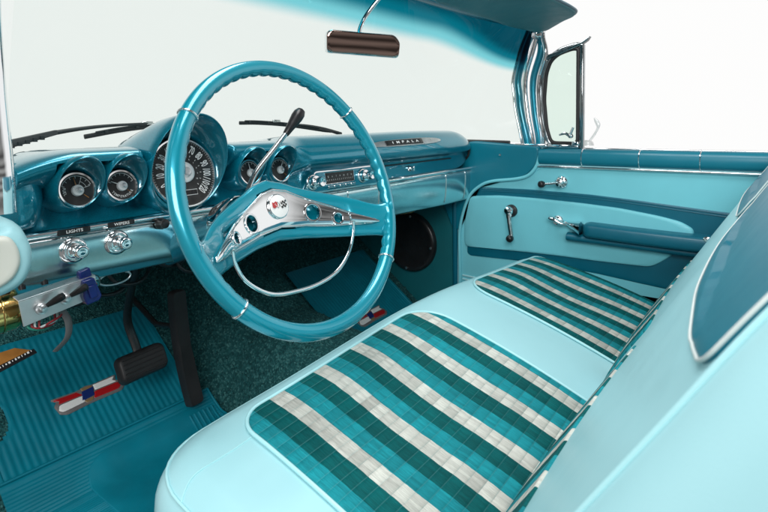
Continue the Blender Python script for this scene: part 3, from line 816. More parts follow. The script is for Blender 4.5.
mb = MB(); mb.lathe([(.020,-.05),(.027,-.045),(.029,-.03),(.029,.020),(.027,.026),(.018,.030)], (-.715,.345,.525), unit((1,-.1,.05)), 36); build('canister_body', mb, brass, bc)
mb = MB(); mb.lathe([(.0297,.004),(.0303,.006),(.0297,.008)], (-.715,.345,.525), unit((1,-.1,.05)), 36, False, False); build('canister_bead', mb, brass, bc)
tg = thing('cardboard_tag', 'small orange tag with a black white-lettered edge at the footwell side', 'tag', (-.62,.6,.36))
F2 = Frame((-.628,.60,.352), (1,-.0,.16), (0,.75,.66))
mb = MB(); mb.prism([F2(-.05,-.006), F2(.045,-.002), F2(.02,.020), F2(-.05,.030)], F2.n*.003); build('tag_face', mb, orange, tg, bevel=.0008)
mb = MB(); mb.prism([F2(-.05,-.018,.001), F2(.048,-.010,.001), F2(.046,.0005,.001), F2(-.05,-.004,.001)], F2.n*.004); eg = build('tag_edge', mb, black, tg, bevel=.0008)
mb = MB()
for i in range(16): mb.box(F2(-.044+i*.0056, -.0102+i*.0005, .0056), (.0012+.0022*((i*7) % 3)/2,.0045-.0012*(i % 2),.0006), (F2.x, F2.y, F2.n))
build('tag_print', mb, white, eg, smooth=False)

# ================================================================== SEAT
bs = thing('bench_seat', 'pale turquoise front bench seat with green, teal and white striped cloth inserts', 'bench seat', (0,-.3,.06))
X0, X1, Y0, Y1 = -.660, .690, -.43, .098
def zc(x, y):
    k = (x-.02)/.68; back_ = min(1, max(0, (.03-y)/.36))
    crown = .032*math.exp(-(k/.55)**2)*(1-.55*back_)+.006
    front = -.235*max(0, (.035-y))
    bow = .016*math.sin(min(1, max(0, (.1-y)/.45))*PI)
    # each sitting place is slightly dished
    dish = sum(-.010*math.exp(-((x-cx)/.17)**2-((y+.16)/.10)**2)+.005*math.exp(-((x-cx)/.2)**2-((y+.02)/.05)**2) for cx in (-.29, .40))
    return .362+crown+front+bow+dish-.024*max(0, abs(k)-.75)
mb = MB(); RE = .055
def plan(d):
    r = .115-d
    return densify_fixed(rrect(X0+d, X1-d, Y0+d, Y1-d, [max(r, .004), max(r, .004), max(.05-d, .004), max(.05-d, .004)], 10))
def densify_fixed(o, m=26):
    """resample each side of the rounded rectangle with the same number of points, so inset loops match up"""
    out = []; n = len(o)
    for i, p in enumerate(o):
        q = o[(i+1) % n]
        if (i+1) % 11 == 0:
            for j in range(m): out.append((p[0]+(q[0]-p[0])*j/m, p[1]+(q[1]-p[1])*j/m))
        else: out.append(p)
    return out
rings = []
pl0 = plan(0)
for z in (.10, .17, .24, .29): rings.append([(x, y-.02*(1-(z-.1)/.2)*(y > 0), z) for x, y in pl0])
for k in range(9):
    a = k/8*PI/2; d = RE*(1-math.cos(a)); rings.append([(x, y, zc(x, y)-RE+RE*math.sin(a)) for x, y in plan(d)])
for d in (.08,.11,.14,.17,.20,.23,.255,.27,.2785): rings.append([(x, y, zc(x, y)) for x, y in plan(d)])
mb.loft(rings, True, False, True)
cu = build('seat_cushion', mb, pale, bs, ang=60)
# seams of the cushion
def on_cush(x, y, h=0.):
    """height of the cushion skin, following the rolled edge"""
    d = min(x-X0, X1-x, Y1-y)
    # corner distance
    for cx in (X0+.115, X1-.115):
        if y > Y1-.115 and (x < cx if cx < 0 else x > cx): d = .115-math.hypot(x-cx, y-(Y1-.115))
    z = zc(x, y)
    if d < RE: z = z-RE+math.sqrt(max(0, RE*RE-(RE-max(0, d))**2))
    return V(x, y, z+h)
def seam(pts, r, m, nm, par, n=60):
    mb = MB(); mb.tube([on_cush(q[0], q[1], r*.3) for q in crom(pts, n)], r, 8); build(nm, mb, m, par)
outl = plan(.016)
mb = MB(); mb.tube([on_cush(x, y, .0006) for x, y in outl if y > -.37], .0022, 8); build('edge_piping', mb, palepipe, cu)
seam([(X0+.016,-.02),(-.62,-.010),(-.565,-.012),(-.53,-.012)], .0011, palepipe, 'cushion_seam', cu)
def insert_outline(x0, x1, y0, y1, r): return densify(rrect(x0, x1, y0, y1, r, 8), .012)
for (x0, x1, rr) in ((-.527, -.035, [.075,.045,.02,.02]), (.155, .672, [.06,.075,.02,.02])):
    def P(u, v, h, x0=x0, x1=x1):
        # the panel narrows to the rear
        k = (.03-v)/.42; xm = (x0+x1)/2
        return on_cush(u, v, h)
    o = insert_outline(x0, x1, -.385, .030, rr)
    mb = MB(); mb.patch(P, o, .0045, .006, 26, -.002, 3)
    ins = build('striped_insert', mb, fab, cu)
    # plump the uv origin so that stripes start at the panel's edge
    me = ins.data; ul = me.uv_layers[0].data
    for d in ul: d.uv = (d.uv[0]-x0+.0315*(1 if x0 < 0 else 2), d.uv[1]+.5)
    mb = MB(); mb.tube([on_cush(x, y, .0035) for x, y in o], .0030, 8, True); build('insert_piping', mb, palepipe, cu)
# backrest
PF = [(-.290,.245),(-.320,.300),(-.352,.360),(-.396,.428),(-.432,.486),(-.468,.545),(-.506,.606),(-.544,.666),(-.578,.720),(-.606,.758),(-.636,.783),(-.672,.782),(-.698,.750),(-.706,.66),(-.690,.30)]
PB = crom(PF, 90)
cum = np.concatenate([[0], np.cumsum([np.linalg.norm(b-a) for a, b in zip(PB[:-1], PB[1:])])])
def bp(s):
    i = int(np.clip(np.searchsorted(cum, s)-1, 0, len(PB)-2)); t = (s-cum[i])/(cum[i+1]-cum[i]); q = PB[i]+(PB[i+1]-PB[i])*t
    d = unit(PB[min(i+2, 89)]-PB[max(i-1, 0)]); return q, V(-d[1]*-1, -d[0]*1) if False else V(d[1], -d[0])
s_end = 0.0
XB0, XB1 = -.752, .695
def back(x, s, h=0.):
    q, nr = bp(s)
    # soft swelling of each half and rounded ends
    e = min(x-XB0, XB1-x); RR = .05
    RR = .028 if s < s_end else .05
    ins = 0 if e > RR else RR-math.sqrt(max(0, RR*RR-(RR-max(e, 0))**2))
    w = .010*math.exp(-((x+.0)/.055)**2)*0
    cen = V(-.56,.50)
    pad = .008*math.cos(min(1, abs(abs(x)-.33)/.33)*PI/2)
    h2 = h-ins+pad*(1 if s < .5 else .3)-.008
    return V(x, q[0]+nr[0]*h2, q[1]+nr[1]*h2)
q, nr = bp(.1)
SGN = 1. if nr[0] > 0 else -1.
if SGN > 0 and nr[0] < 0: SGN = -1
mb = MB(); SS = np.linspace(0, cum[-1], 90)
xs = np.concatenate([XB0+.05*(1-np.cos(np.linspace(0, PI/2, 10))), np.linspace(XB0+.06, XB1-.06, 50), XB1-.05*(1-np.cos(np.linspace(PI/2, 0, 10)))])
rings = [[back(x, s) for s in SS] for x in xs]
mb.loft(rings, True, True, True)
bk = build('backrest', mb, pale, bs, ang=60)
sT = lambda y, z: float(cum[int(np.argmin([np.hypot(q[0]-y, q[1]-z) for q in PB]))])
s_lo, s_hi = sT(-.535,.651), sT(-.672,.782)
s_c0, s_c1 = sT(-.325,.310), sT(-.402,.438)
sz = lambda z: float(cum[min((abs(q[1]-z), i) for i, q in enumerate(PB[:62]))[1]])
for pts in ([(-.708, sz(.736)), (-.704, sz(.700)), (-.690, sz(.684)), (-.62, sz(.668)), (-.45, sz(.656)), (-.03, sz(.640)), (-.03, s_hi), (-.70, s_hi)],
            [(.045, sz(.640)), (.64, sz(.640)), (.64, s_hi), (.045, s_hi)]):
    o = densify(smooth_poly(pts, .035, 8), .012)
    mb = MB(); mb.patch(back, o, .003, .005, 16, -.002, 3); build('teal_headroll', mb, tealvin, bk)
    mb = MB(); mb.tube([back(a, b, .003) for a, b in o], .0011, 8, True); build('roll_piping', mb, pipem, bk)
for (x0, x1) in ((-.64, -.04), (.05, .62)):
    o = densify(rrect(x0, x1, s_c0-.02, s_c1, .02, 6), .012)
    mb = MB(); mb.patch(back, o, .003, .005, 16, -.002, 3)
    ins = build('striped_insert', mb, fab, bk)
    for d in ins.data.uv_layers[0].data: d.uv = (d.uv[0]-x0+.0315, d.uv[1])
mb = MB(); mb.tube([back(XB0+.040, s, .0002) for s in np.linspace(.02, s_hi, 60)], .0020, 8); build('backrest_piping', mb, palepipe, bk)

# ================================================================== PASSENGER DOOR
XD = .75
dr = thing('passenger_door', 'turquoise passenger door with padded rail, armrest and chrome window crank', 'car door', (XD,-.1,.1))
def DPf(u, v, h): return V(XD-h, u, v)
mb = MB(); o = densify(smooth_poly([(.375,.09),(.370,.423),(.355,.487),(.326,.553),(.281,.591),(.234,.608),(.147,.621),(.104,.635),(.082,.658),(.06,.662),(-1.25,.66),(-1.25,.09)], .02), .04)
mb.patch(lambda u, v, h: DPf(u, v, h), o, .004, .006, 8, -.06)
mb.prism([DPf(u+.003, v+.003, .0008) for u, v in o], (.012,0,0))
shell = build('door_trim_board', mb, pale2, dr)
mb = MB(); mb.tube([DPf(u, v, .0045) for u, v in o if v > .12 and u > -1.2], .0045, 8); build('board_edging', mb, palepipe, dr)
def band(nm, pts, m, th, par=None, r=.01, base=-.001, nr=8):
    mb = MB(); mb.patch(DPf, densify(smooth_poly(pts, r), .02), th, .006, nr, base, 4); return build(nm, mb, m, par or dr)
mb = MB(); oc = densify(smooth_poly([(.100,.634),(.076,.664),(.063,.695),(.060,.712),(.046,.712),(.046,.650),(.07,.634)], .006), .01)
mb.patch(lambda u, v, h: DPf(u, v, h), oc, .006, .005, 6, -.03); build('board_corner', mb, pale2, dr)
# dark recess bands behind pale raised spears
band('dark_recess', [(.306,.546),(.303,.563),(.285,.571),(.10,.575),(-.10,.572),(-.249,.564),(-.45,.549),(-.62,.540),(-.95,.53),(-.95,.292),(-.60,.296),(-.34,.302),(-.25,.308),(-.13,.318),(.061,.325),(.326,.314),(.338,.322),(.338,.344),(.325,.45)], dkvin, .0062, r=.008, nr=14)
band('pale_spear', [(.322,.537),(.207,.547),(.062,.547),(-.071,.543),(-.192,.536),(-.303,.522),(-.362,.510),(-.392,.492),(-.394,.472),(-.355,.450),(-.342,.412),(-.318,.390),(-.285,.366),(-.13,.360),(.10,.357),(.345,.348),(.345,.44)], pale2, .014, r=.02, base=-.001, nr=14)
for dz in (.004, .011):
    mb = MB(); mb.tube([DPf(u, v-dz, .0068) for u, v in crom([(.275,.569),(.10,.573),(-.10,.570),(-.249,.562),(-.45,.547),(-.62,.538)], 40)], .0011, 6); build('band_groove', mb, dkvin, dr)
mb = MB()
for z in (.236, .222, .208): mb.tube([DPf(.355, z, .005), DPf(.15, z-.006, .005), DPf(-.4, z-.01, .005)], .0035, 8)
build('kick_moulding', mb, palepipe, dr)
# padded rail with chrome dividers
mb = MB(); rings = []
for y in np.linspace(.062, -1.2, 40):
    rings.append([(XD+.010-.030*max(-.6, math.cos(a))*1., y, .686+.029*math.copysign(abs(math.sin(a))**.7, math.sin(a))) for a in np.linspace(0, 2*PI, 25)[:-1]])
mb.loft(rings); rl = build('padded_rail', mb, railvin, dr)
for y in (-.079, -.247, -.405, -.57):
    mb = MB(); mb.tube([(XD+.010-.0308*max(-.6, math.cos(a)), y, .686+.0298*math.copysign(abs(math.sin(a))**.7, math.sin(a))) for a in np.linspace(0, 2*PI, 25)[:-1]], .0016, 6, True); build('chrome_divider', mb, chrome, rl)
mb = MB(); mb.tube([(XD-.010, y, .6555) for y in np.linspace(.066, -1.2, 30)], .0042, 8, flat=(1,1)); build('chrome_strip', mb, chrome, dr)
mb = MB(); mb.box((XD+.05,-.55,.4), (.03,1.30,.62)); build('door_shell', mb, teal, dr, bevel=.01)
mb = MB(); mb.box((XD+.045,-.55,.712), (.05,1.24,.012)); build('belt_moulding', mb, chrome, dr, bevel=.003)
# armrest
mb = MB(); rings = []
for k, y in enumerate(np.linspace(-.085, -.50, 34)):
    t = k/33; e = min(1, math.sqrt(min(1, (t+.004)/.05)))
    zc_ = .464; hz = .0225*e; dx = .068*e
    rings.append([(XD+.01-dx*.5-(dx*.5+.01)*math.copysign(abs(math.cos(a))**.5, math.cos(a)), y, zc_-.002*math.sin(t*3)+hz*math.copysign(abs(math.sin(a))**.55, math.sin(a))-.006*t) for a in np.linspace(0, 2*PI, 29)[:-1]])
mb.loft(rings); ar = build('armrest', mb, dkvin, dr)
mb = MB(); rings = []
for k, y in enumerate(np.linspace(-.088, -.030, 12)):
    t = k/11; w = 1-t*.80
    rings.append([(XD-.014-.026*w-.030*w*math.copysign(abs(math.cos(a))**.7, math.cos(a)), y, .466+.010*t+.0225*w*math.copysign(abs(math.sin(a))**.7, math.sin(a))) for a in np.linspace(0, 2*PI, 21)[:-1]])
mb.loft(rings); build('armrest_tip', mb, chrome, ar)
mb = MB(); rings = []
for k, y in enumerate(np.linspace(-.04, -.48, 24)):
    t = k/23; rings.append([(XD-.022-.024*math.cos(a), y, .433-.006*t+.014*math.sin(a)) for a in np.linspace(0, 2*PI, 17)[:-1]])
mb.loft(rings); build('armrest_base', mb, dkvin, ar)
mb = MB(); mb.lathe([(.010,0),(.010,.004),(.006,.006),(.002,.0065)], (XD-.060,-.430,.475), (-1,0,0), 16); build('armrest_screw', mb, chrome, ar)
# inner release handle
mb = MB(); mb.lathe([(.018,0),(.018,.006),(.014,.010),(.009,.012),(.009,.026)], (XD-.014,-.006,.480), (-1,0,0), 28); rh = build('release_handle', mb, chrome, dr)
mb = MB(); mb.tube(crom([(XD-.038,.016,.490),(XD-.044,.000,.488),(XD-.044,-.022,.478),(XD-.040,-.042,.472)], 16), [.009,.012,.013,.013,.013,.012,.012,.012,.011,.011,.010,.009,.008,.007,.006,.004], 12, flat=(.9,.6)); build('handle_lever', mb, chrome, rh)
# vent crank with black knob
mb = MB(); mb.lathe([(.021,0),(.021,.005),(.017,.010),(.010,.013),(.008,.026),(.012,.030),(.012,.036),(.006,.039)], (XD-.003,-.014,.606), (-1,0,0), 32); vc = build('vent_crank', mb, chrome, dr)
mb = MB(); mb.tube([(XD-.034,-.014,.606),(XD-.036,.010,.602),(XD-.036,.036,.599)], [.0075,.005,.0045], 10); build('crank_arm', mb, chrome, vc)
mb = MB(); mb.lathe([(.004,-.004),(.009,0),(.0115,.008),(.0110,.016),(.006,.021)], (XD-.034,.038,.599), (-1,.25,0), 24); build('crank_knob', mb, black, vc)
# window crank
mb = MB(); mb.lathe([(.022,0),(.021,.006),(.014,.009)], (XD-.014,.158,.497), (-1,0,0), 32); wc = build('window_crank', mb, black, dr)
mb = MB(); mb.lathe([(.011,.006),(.011,.020),(.015,.024),(.014,.030),(.006,.033)], (XD-.014,.158,.500), (-1,0,0), 28); build('crank_boss', mb, chrome, wc)
mb = MB(); mb.tube(crom([(XD-.040,.157,.504),(XD-.045,.154,.470),(XD-.044,.148,.425),(XD-.044,.147,.410)], 14), [.010]*4+[.0075]*10, 10, flat=(1,.5)); build('crank_arm', mb, chrome, wc)
mb = MB(); mb.lathe([(.005,-.006),(.011,0),(.0125,.010),(.010,.017),(.004,.020)], (XD-.044,.147,.407), (-1,.1,0), 24); build('crank_knob', mb, black, wc)
# vent window
XV = .775
vo = [(-.066,.720),(-.066,1.050),(-.045,1.052),(.005,1.040),(.038,1.017),(.056,.972),(.064,.878),(.054,.776),(.036,.722)]
o = densify(smooth_poly(vo, .02), .012)
mb = MB(); mb.tube([(XV, u, v) for u, v in o], .0085, 10, True, flat=(1,1.)); vf = build('vent_window', mb, dchrome, dr)
mb = MB(); mb.tube([(XV-.004, u*.86+.001, (v-.88)*.93+.88) for u, v in o], .0065, 8, True); build('vent_seal', mb, blackrub, vf)
mb = MB(); mb.prism([(XV+.002, u*.9, (v-.88)*.95+.88) for u, v in o], (.004,0,0)); build('vent_glass', mb, vglass, vf, smooth=False)
mb = MB(); mb.box((XV-.002,-.0685,.880), (.022,.013,.345)); build('vent_post', mb, dchrome, vf, bevel=.004)
mb = MB(); mb.prism([(XV-.012,.052,1.024),(XV-.012,-.068,1.060),(XV-.012,-.094,1.075),(XV-.012,-.085,1.062),(XV-.012,-.060,1.046),(XV-.012,.045,1.010)], (.024,0,0)); build('vent_cap', mb, dchrome, vf, bevel=.003)
mb = MB(); mb.box((XV-.012,-.010,.722), (.016,.105,.012)); mb.box((XV-.012,-.052,.731), (.016,.024,.016)); build('vent_sill', mb, chrome, vf, bevel=.004)
mb = MB(); mb.lathe([(.008,0),(.008,.010),(.005,.013)], (XV-.006,-.035,.757), (-1,0,0), 18); mb.tube([(XV-.018,-.035,.757),(XV-.020,-.020,.766),(XV-.018,.000,.760)], [.006,.005,.003], 8); mb.tube([(XV-.018,-.035,.760),(XV-.018,-.045,.785)], [.005,.004], 8); build('vent_latch', mb, chrome, vf)
# outside mirror seen past the vent window
om = thing('door_mirror', 'slim pale mirror stalk outside beyond the vent window', 'wing mirror', (.86,-.08,.72))
mb = MB(); mb.lathe([(.020,0),(.018,.010),(.010,.018)], (.86,-.062,.722), (0,0,1), 20); build('mirror_foot', mb, paintw, om)
mb = MB(); mb.tube(crom([(.86,-.066,.735),(.862,-.086,.765),(.866,-.094,.790),(.868,-.080,.815)], 18), [.004]*10+[.005,.0065,.0075,.0075,.007,.006,.004,.002], 10, flat=(.5,1)); build('mirror_stalk', mb, paintw, om)

# ================================================================== KICK PANEL, HINGE COVER
kp = thing('kick_panel', 'dark teal kick panel below the dashboard end with a round speaker cover', 'kick panel', (.72,.6,.06))
mb = MB(); mb.prism([(.745,.37,.07),(.745,1.0,.07),(.745,1.0,.60),(.745,.37,.56)], (.02,0,0)); build('panel_board', mb, kickm, kp, bevel=.004)
mb = MB(); mb.tube([(.743,.385,.08),(.742,.385,.50),(.743,.375,.545)], .010, 10); build('panel_edge', mb, dkvin, kp)
mb = MB(); sc = V(.738,.585,.335)
mb.lathe([(.118,-.01),(.118,.008),(.112,.014),(.100,.015),(.09,.010),(.03,.012),(.001,.013)], sc, (-1,0,0), 48); spk_ = build('speaker_cover', mb, black, kp)
for k in range(4):
    mb = MB(); mb.lathe([(.005,0),(.005,.003),(.001,.004)], sc+V(-.015,.104*math.cos(PI/2*k+PI/2+.1),.104*math.sin(PI/2*k+PI/2+.1)), (-1,0,0), 12); build('cover_screw', mb, steel, spk_)
hc = thing('hinge_pillar_cover', 'smooth dark teal panel between dashboard end and passenger door top', 'pillar trim', (.74,.2,.6))
mb = MB(); o = densify(smooth_poly([(.060,.722),(.30,.738),(.44,.735),(.50,.62),(.44,.50),(.40,.41),(.364,.400),(.347,.480),(.319,.543),(.276,.581),(.231,.599),(.147,.611),(.101,.626),(.073,.658),(.062,.690)], .012), .015)
mb.patch(lambda u, v, h: V(.758-h, u, v), o, .020, .010, 12, .006, 6); build('cover_panel', mb, railvin, hc)
mb = MB(); mb.tube([(.7385, a-.002, b-.003) for a, b in crom([(.366,.20),(.366,.30),(.366,.400),(.349,.480),(.321,.543),(.278,.581),(.231,.599),(.147,.611),(.101,.626),(.073,.658),(.060,.700)], 60)], .0058, 10); build('board_edging', mb, pale2, hc)
mb = MB(); mb.box((.715,.54,.655), (.12,.20,.08)); build('cowl_corner', mb, railvin, hc, bevel=.02, seg=4)
mb = MB(); mb.tube(crom([(.737,.345,.742),(.733,.324,.733),(.731,.318,.712),(.733,.323,.688),(.738,.338,.670)], 24), .0042, 10); build('rubber_seal', mb, blackrub, hc)
mb = MB(); mb.lathe([(.004,0),(.004,.002),(.001,.003)], (.734,.20,.690), (-1,0,0), 12); build('cover_screw', mb, chrome, hc)

# ================================================================== WINDSCREEN AND PILLARS
ws = thing('windscreen', 'wraparound tinted windscreen with a deep blue shade band along its top', 'windscreen', (0,.63,.74))
def wsP(u, v):
    """u -1..1 across, v 0..1 up"""
    a = u*PI/2; sx = math.copysign(abs(math.sin(a))**.8, a); cy = max(0, math.cos(a))**.62
    xb, ybm = .765*sx, .115+.515*cy; xt, yt = .735*sx, .080+.150*cy
    zb, zt = .745-.012*(1-cy), 1.150-.03*(1-cy)
    k = v; bulge = .035*math.sin(PI*v)*cy+.02*math.sin(PI*v)*(1-cy)
    return V(lerp(xb, xt, k), lerp(ybm, yt, k)+bulge, lerp(zb, zt, k))
mb = MB(); us = np.linspace(-1, 1, 81); vs = np.linspace(0, 1, 25)
mb.grid(wsP, us, vs, True)
# shade band is lower toward the ends of the glass
for i, (u, v) in list(mb.uv.items()): mb.uv[i] = (u, min(1., v+.28*max(0, (abs(u)-.35)/.65)**1.5*v))
build('windscreen_glass', mb, wglass, ws, recalc=False)
mb = MB(); mb.tube([wsP(u, 1.)+V(0,-.008,.008) for u in np.linspace(-.97, .97, 60)], .022, 10, flat=(1.2,.8)); build('header_rail', mb, teal, ws)
mb = MB(); mb.tube([wsP(u, .0)+V(0,.002,-.002) for u in np.linspace(-.98, .98, 80)], .007, 8); build('lower_seal', mb, blackrub, ws)
for s in (-1, 1):
    inner = [(.112,.715),(.118,.749),(.140,.846),(.146,.90),(.150,.95),(.136,1.01),(.122,1.058),(.097,1.116),(.085,1.15)]
    mid = [(.088,.715),(.092,.75),(.110,.846),(.116,.95),(.090,1.044),(.078,1.09),(.072,1.15)]
    outer = [(.060,.715),(.060,.76),(.072,.844),(.074,.945),(.050,1.030),(.060,1.09),(.062,1.15)]
    X = .775 if s > 0 else -.792
    mb = MB(); mb.tube([(X-.003*s, a, b) for a, b in crom(inner, 40)], .016, 14, flat=(.8,.8)); pr_ = build('pillar', mb, teal, ws)
    mb = MB(); mb.tube([(X-.012*s, a, b) for a, b in crom([(a+.004, b) for a, b in mid], 40)], .009, 12); build('pillar_chrome', mb, chrome, pr_)
    mb = MB(); mb.tube([(X-.006*s, a, b) for a, b in crom(outer, 40)], .0125, 12, flat=(.7,1.)); build('pillar_chrome', mb, chrome, pr_)
    mb = MB(); mb.tube([(X-.008*s, a+.018, b) for a, b in crom(inner, 40)], .005, 10); build('pillar_chrome', mb, chrome, pr_)
    mb = MB(); mb.tube([(X-.002*s, (a[0]+b[0])/2, (a[1]+b[1])/2) for a, b in zip(crom(mid, 40), crom(outer, 40))], .012, 10); build('pillar_core', mb, teal, pr_)
    mb = MB(); mb.lathe([(.020,0),(.022,.006),(.014,.016),(.010,.022)], (X-.008*s,.080,1.098), unit((-s,-.6,-.1)), 20); mb.box((X-.012*s,.075,1.115), (.03,.045,.03)); build('pillar_bracket', mb, chrome, pr_, bevel=.004)
    if s > 0: mb = MB(); mb.box((X-.005*s,.095,.724), (.05 if s > 0 else .02,.115,.012)); build('pillar_foot', mb, chrome, pr_, bevel=.004)
# driver's hinge pillar end cap at the left edge of the view
ec = thing('door_jamb_cap', 'rounded pale turquoise jamb cap with a cream insert under the left pillar', 'pillar trim', (-.77,.1,.65))
mb = MB(); F3 = Frame((-.792,.11,.655), (.9,0,0), (0,0,1))
prof = [(.0,-.056),(.026,-.054),(.044,-.040),(.053,-.015),(.054,.010),(.047,.036),(.034,.054)]
o = densify(smooth_poly([(-.05,-.046),(.018,-.046),(.042,-.034),(.053,-.010),(.052,.016),(.042,.038),(.030,.046),(-.05,.046)], .02), .01)
mb.patch(lambda u, v, h: F3(u, v, h), o, .020, .018, 8, -.05, 5); build('jamb_cap', mb, pale, ec)
mb = MB(); o = densify(smooth_poly([(-.05,-.028),(.008,-.028),(.024,-.018),(.031,-.002),(.029,.016),(.020,.032),(-.05,.032)], .016), .01)
mb.patch(lambda u, v, h: F3(u, v, h+.018), o, .008, .007, 8, -.004, 5); build('cream_insert', mb, cream, ec)

# ================================================================== MIRROR, VISOR, WIPERS
rm = thing('rear_view_mirror', 'small wide rear-view mirror hanging on a curved chrome stem', 'rear-view mirror', (.03,.24,1.0))
MF = Frame((.035,.236,1.001), (.80,-.58,-.045), (.02,-.10,1))
mb = MB(); o = densify(smooth_poly([(-.094,-.028),(.094,-.029),(.096,.012),(.080,.029),(-.086,.029),(-.096,.018)], .012), .01)
mb.patch(lambda u, v, h: MF(u, v, h), o, .0, .004, 8, -.016, 4); mb.prism([MF(u*.9, v*.85, -.016) for u, v in o], -MF.n*.004)
hsg = build('mirror_housing', mb, chrome, rm)
mb = MB(); mb.patch(lambda u, v, h: MF(u, v, h+.0010-.85*v*v-.05*u*u), [(u*.972, v*.91) for u, v in o], .001, .002, 14); build('mirror_glass', mb, mirror_m, rm)
mb = MB(); mb.tube(crom([MF(-.010,.018,-.018), (.052,.262,1.045), (.075,.26,1.08), (.10,.235,1.125), (.115,.205,1.16)], 24), [.0055]*24, 12); build('mirror_stem', mb, chrome, rm)
sv = thing('sun_visor', 'dark teal padded sun visor at the top right corner of the windscreen', 'sun visor', (.4,0,1.1))
def VP_(u, v, h):
    return V(u, v, 1.098+.10*(0.06-v)-h*1.0+.010*math.sin((v+.10)/.17*PI))
o = densify(smooth_poly([(.08,.072),(.52,.074),(.70,.058),(.735,.035),(.700,-.010),(.60,-.095),(.535,-.125),(.46,-.130),(.08,-.125)], .03), .02)
mb = MB(); mb.patch(VP_, o, .008, .008, 8, -.002, 4); mb.patch(lambda u, v, h: VP_(u, v, -h), o, .008, .008, 8, -.002, 4); build('visor_pad', mb, visorm, sv)
mb = MB(); mb.tube([VP_(u, v, 0) for u, v in o], .0035, 8, True); build('visor_piping', mb, dkvin, sv)
def wiper(lbl, blade, arm, notch=False):
    w = thing('wiper', lbl, 'wiper', tuple(blade[0]), 'wipers outside the windscreen')
    mb = MB(); b = [np.array(p, float) for p in crom(blade, 24)]
    mb.tube(b, [.0055]*22+[.004,.002], 8, flat=(.5,1), up=(0,0,1)); build('wiper_blade', mb, blackrub, w)
    mb = MB(); mb.tube([p+V(0,-.003,.006) for p in b[2:-3]], .0022, 8); build('blade_holder', mb, shade, w)
    mb = MB()
    for p in b[4:-4:6]: mb.box(p+V(0,-.003,.003), (.008,.006,.008))
    build('blade_clip', mb, shade, w, bevel=.001)
    mb = MB(); a = crom(arm, 24); mb.tube(a, list(np.linspace(.0065, .0028, 24)), 8, flat=(.7,1), up=(0,0,1)); build('wiper_arm', mb, shade, w)
    mb = MB(); mb.box(b[12]+V(0,-.004,.010), (.03,.008,.008)); build('arm_joint', mb, chrome, w, bevel=.002)
wiper('long black wiper on the driver side, its blade resting behind the speedometer hood', [(-.430,.690,.783),(-.33,.70,.798),(-.22,.71,.808),(-.06,.715,.819)], [(-.575,.665,.776),(-.50,.675,.793),(-.40,.685,.806),(-.27,.70,.813)])
wiper('black wiper near the middle of the glass, right of the speedometer hood', [(.005,.69,.812),(.08,.69,.811),(.20,.68,.802),(.385,.65,.776)], [(.42,.66,.770),(.34,.67,.790),(.26,.675,.802),(.17,.68,.808)])
cv = thing('cowl_vent', 'dark slotted vent grille at the foot of the glass on the driver side', 'vent', (-.58,.6,.77))
A, B = V(-.640,.600,.764), V(-.500,.650,.796)
mb = MB(); mb.prism([A+V(0,0,-.008), B+V(0,0,-.006), B+V(0,.004,.004), A+V(0,.004,.010)], (0,.012,0)); build('vent_frame', mb, shade, cv, bevel=.001)
mb = MB()
for k in range(7): p_ = lerp(A, B, .08+.11*k); mb.box(p_+V(0,-.002,-.004), (.007,.006,.008))
build('vent_slat', mb, shade, cv, smooth=False)
# bonnet and cowl in white, just beyond the glass
bn = thing('bonnet', 'white car bonnet beyond the windscreen', 'bonnet', (0,1.2,.70))
mb = MB(); mb.grid(lambda u, v: (u, .66+v*1.3, .752-.075*v*v-.05*(u/.85)**4-.02), np.linspace(-.85, .85, 30), np.linspace(0, 1, 20), False); build('bonnet_skin', mb, paintw, bn)

# ================================================================== WORLD, LAMPS, CAMERA
w = bpy.data.worlds.new('World'); S.world = w; w.use_nodes = True
# a white studio cove in front of the car, a dim grey studio behind the photographer
wn = NT(w); bg = w.node_tree.nodes['Background']
gen = wn.coord('Generated'); sp_ = wn.n('ShaderNodeSeparateXYZ'); wn.l(gen, sp_.inputs[0])
dt = wn.math('ADD', wn.math('MULTIPLY', sp_.outputs[0], .797), wn.math('MULTIPLY', sp_.outputs[1], .604))
front = wn.ramp(wn.math('MULTIPLY_ADD', dt, .5, .5), [(.36, (0,0,0)), (.56, (1,1,1))])
zf = wn.math('MULTIPLY_ADD', sp_.outputs[2], .5, .5)
vf_ = wn.ramp(zf, [(0, (.22,.22,.22)), (.38, (.45,.45,.45)), (.46, (.985,.985,.98)), (.70, (.985,.985,.98)), (.84, (.30,.30,.30)), (1, (.22,.22,.22))])
vb_ = wn.ramp(zf, [(0, (.20,.20,.20)), (.42, (.34,.34,.335)), (.60, (.26,.26,.255)), (.80, (.10,.10,.10)), (1, (.08,.08,.08))])
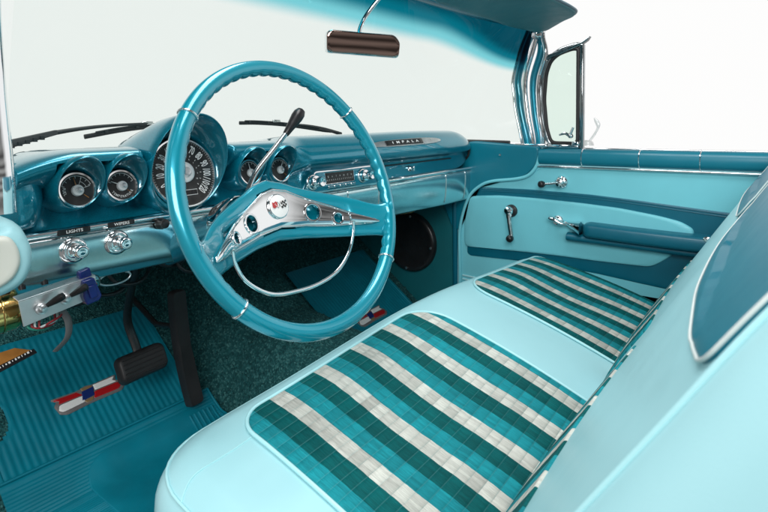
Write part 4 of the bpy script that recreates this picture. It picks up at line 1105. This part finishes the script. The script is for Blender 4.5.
refl_bands = wn.math('MULTIPLY_ADD', wn.math('SINE', wn.math('MULTIPLY', sp_.outputs[2], 72.)), .50, .72)  # bands added to the unseen studio to stripe the mirror and chrome reflections
sc_ = wn.n('ShaderNodeCombineColor')
for i_ in range(3): wn.l(refl_bands, sc_.inputs[i_])
vb_ = wn.mix(1., vb_, sc_.outputs[0], 'MULTIPLY')
wn.l(wn.mix(front, vb_, vf_), bg.inputs['Color']); bg.inputs['Strength'].default_value = 1.0
def area(name, loc, tgt, sx, sy, power, col=(1,1,1)):
    l = bpy.data.lights.new(name, 'AREA'); l.shape = 'RECTANGLE'; l.size = sx; l.size_y = sy; l.energy = power; l.color = col
    o = bpy.data.objects.new(name, l); COL.objects.link(o); o.location = loc
    o.rotation_euler = (Vector(tgt)-Vector(loc)).to_track_quat('-Z', 'Y').to_euler()
area('softbox_overhead', (-.2,.1,2.6), (0,0,.5), 2.4, .8, 48)
area('softbox_driver_side', (-2.3,-1.3,1.9), (.1,.35,.5), 1.8, 1.2, 68)
cam = bpy.data.cameras.new('Camera'); co_ = bpy.data.objects.new('Camera', cam); COL.objects.link(co_); S.camera = co_
yaw, pitch, roll = R(52.824), R(3.011), R(-.733)
fwd = V(math.sin(yaw)*math.cos(pitch), math.cos(yaw)*math.cos(pitch), -math.sin(pitch)); rt = V(math.cos(yaw), -math.sin(yaw), 0); upv = np.cross(rt, fwd)
r2 = math.cos(roll)*rt+math.sin(roll)*upv; u2 = -math.sin(roll)*rt+math.cos(roll)*upv
M = Matrix(((r2[0], u2[0], -fwd[0], -.984), (r2[1], u2[1], -fwd[1], -.594), (r2[2], u2[2], -fwd[2], .804), (0,0,0,1)))
co_.matrix_world = M
cam.sensor_width = 36; cam.lens = 529.345/768*36; cam.shift_x = 0; cam.shift_y = -(256-151.628)/768
cam.dof.use_dof = True; cam.dof.focus_distance = 1.0; cam.dof.aperture_fstop = 11
cam.clip_start = .02; cam.clip_end = 200
S.view_settings.view_transform = 'Standard'; S.view_settings.look = 'None'; S.view_settings.exposure = 0; S.view_settings.gamma = 1
S.cycles.max_bounces = 12; S.cycles.transparent_max_bounces = 12
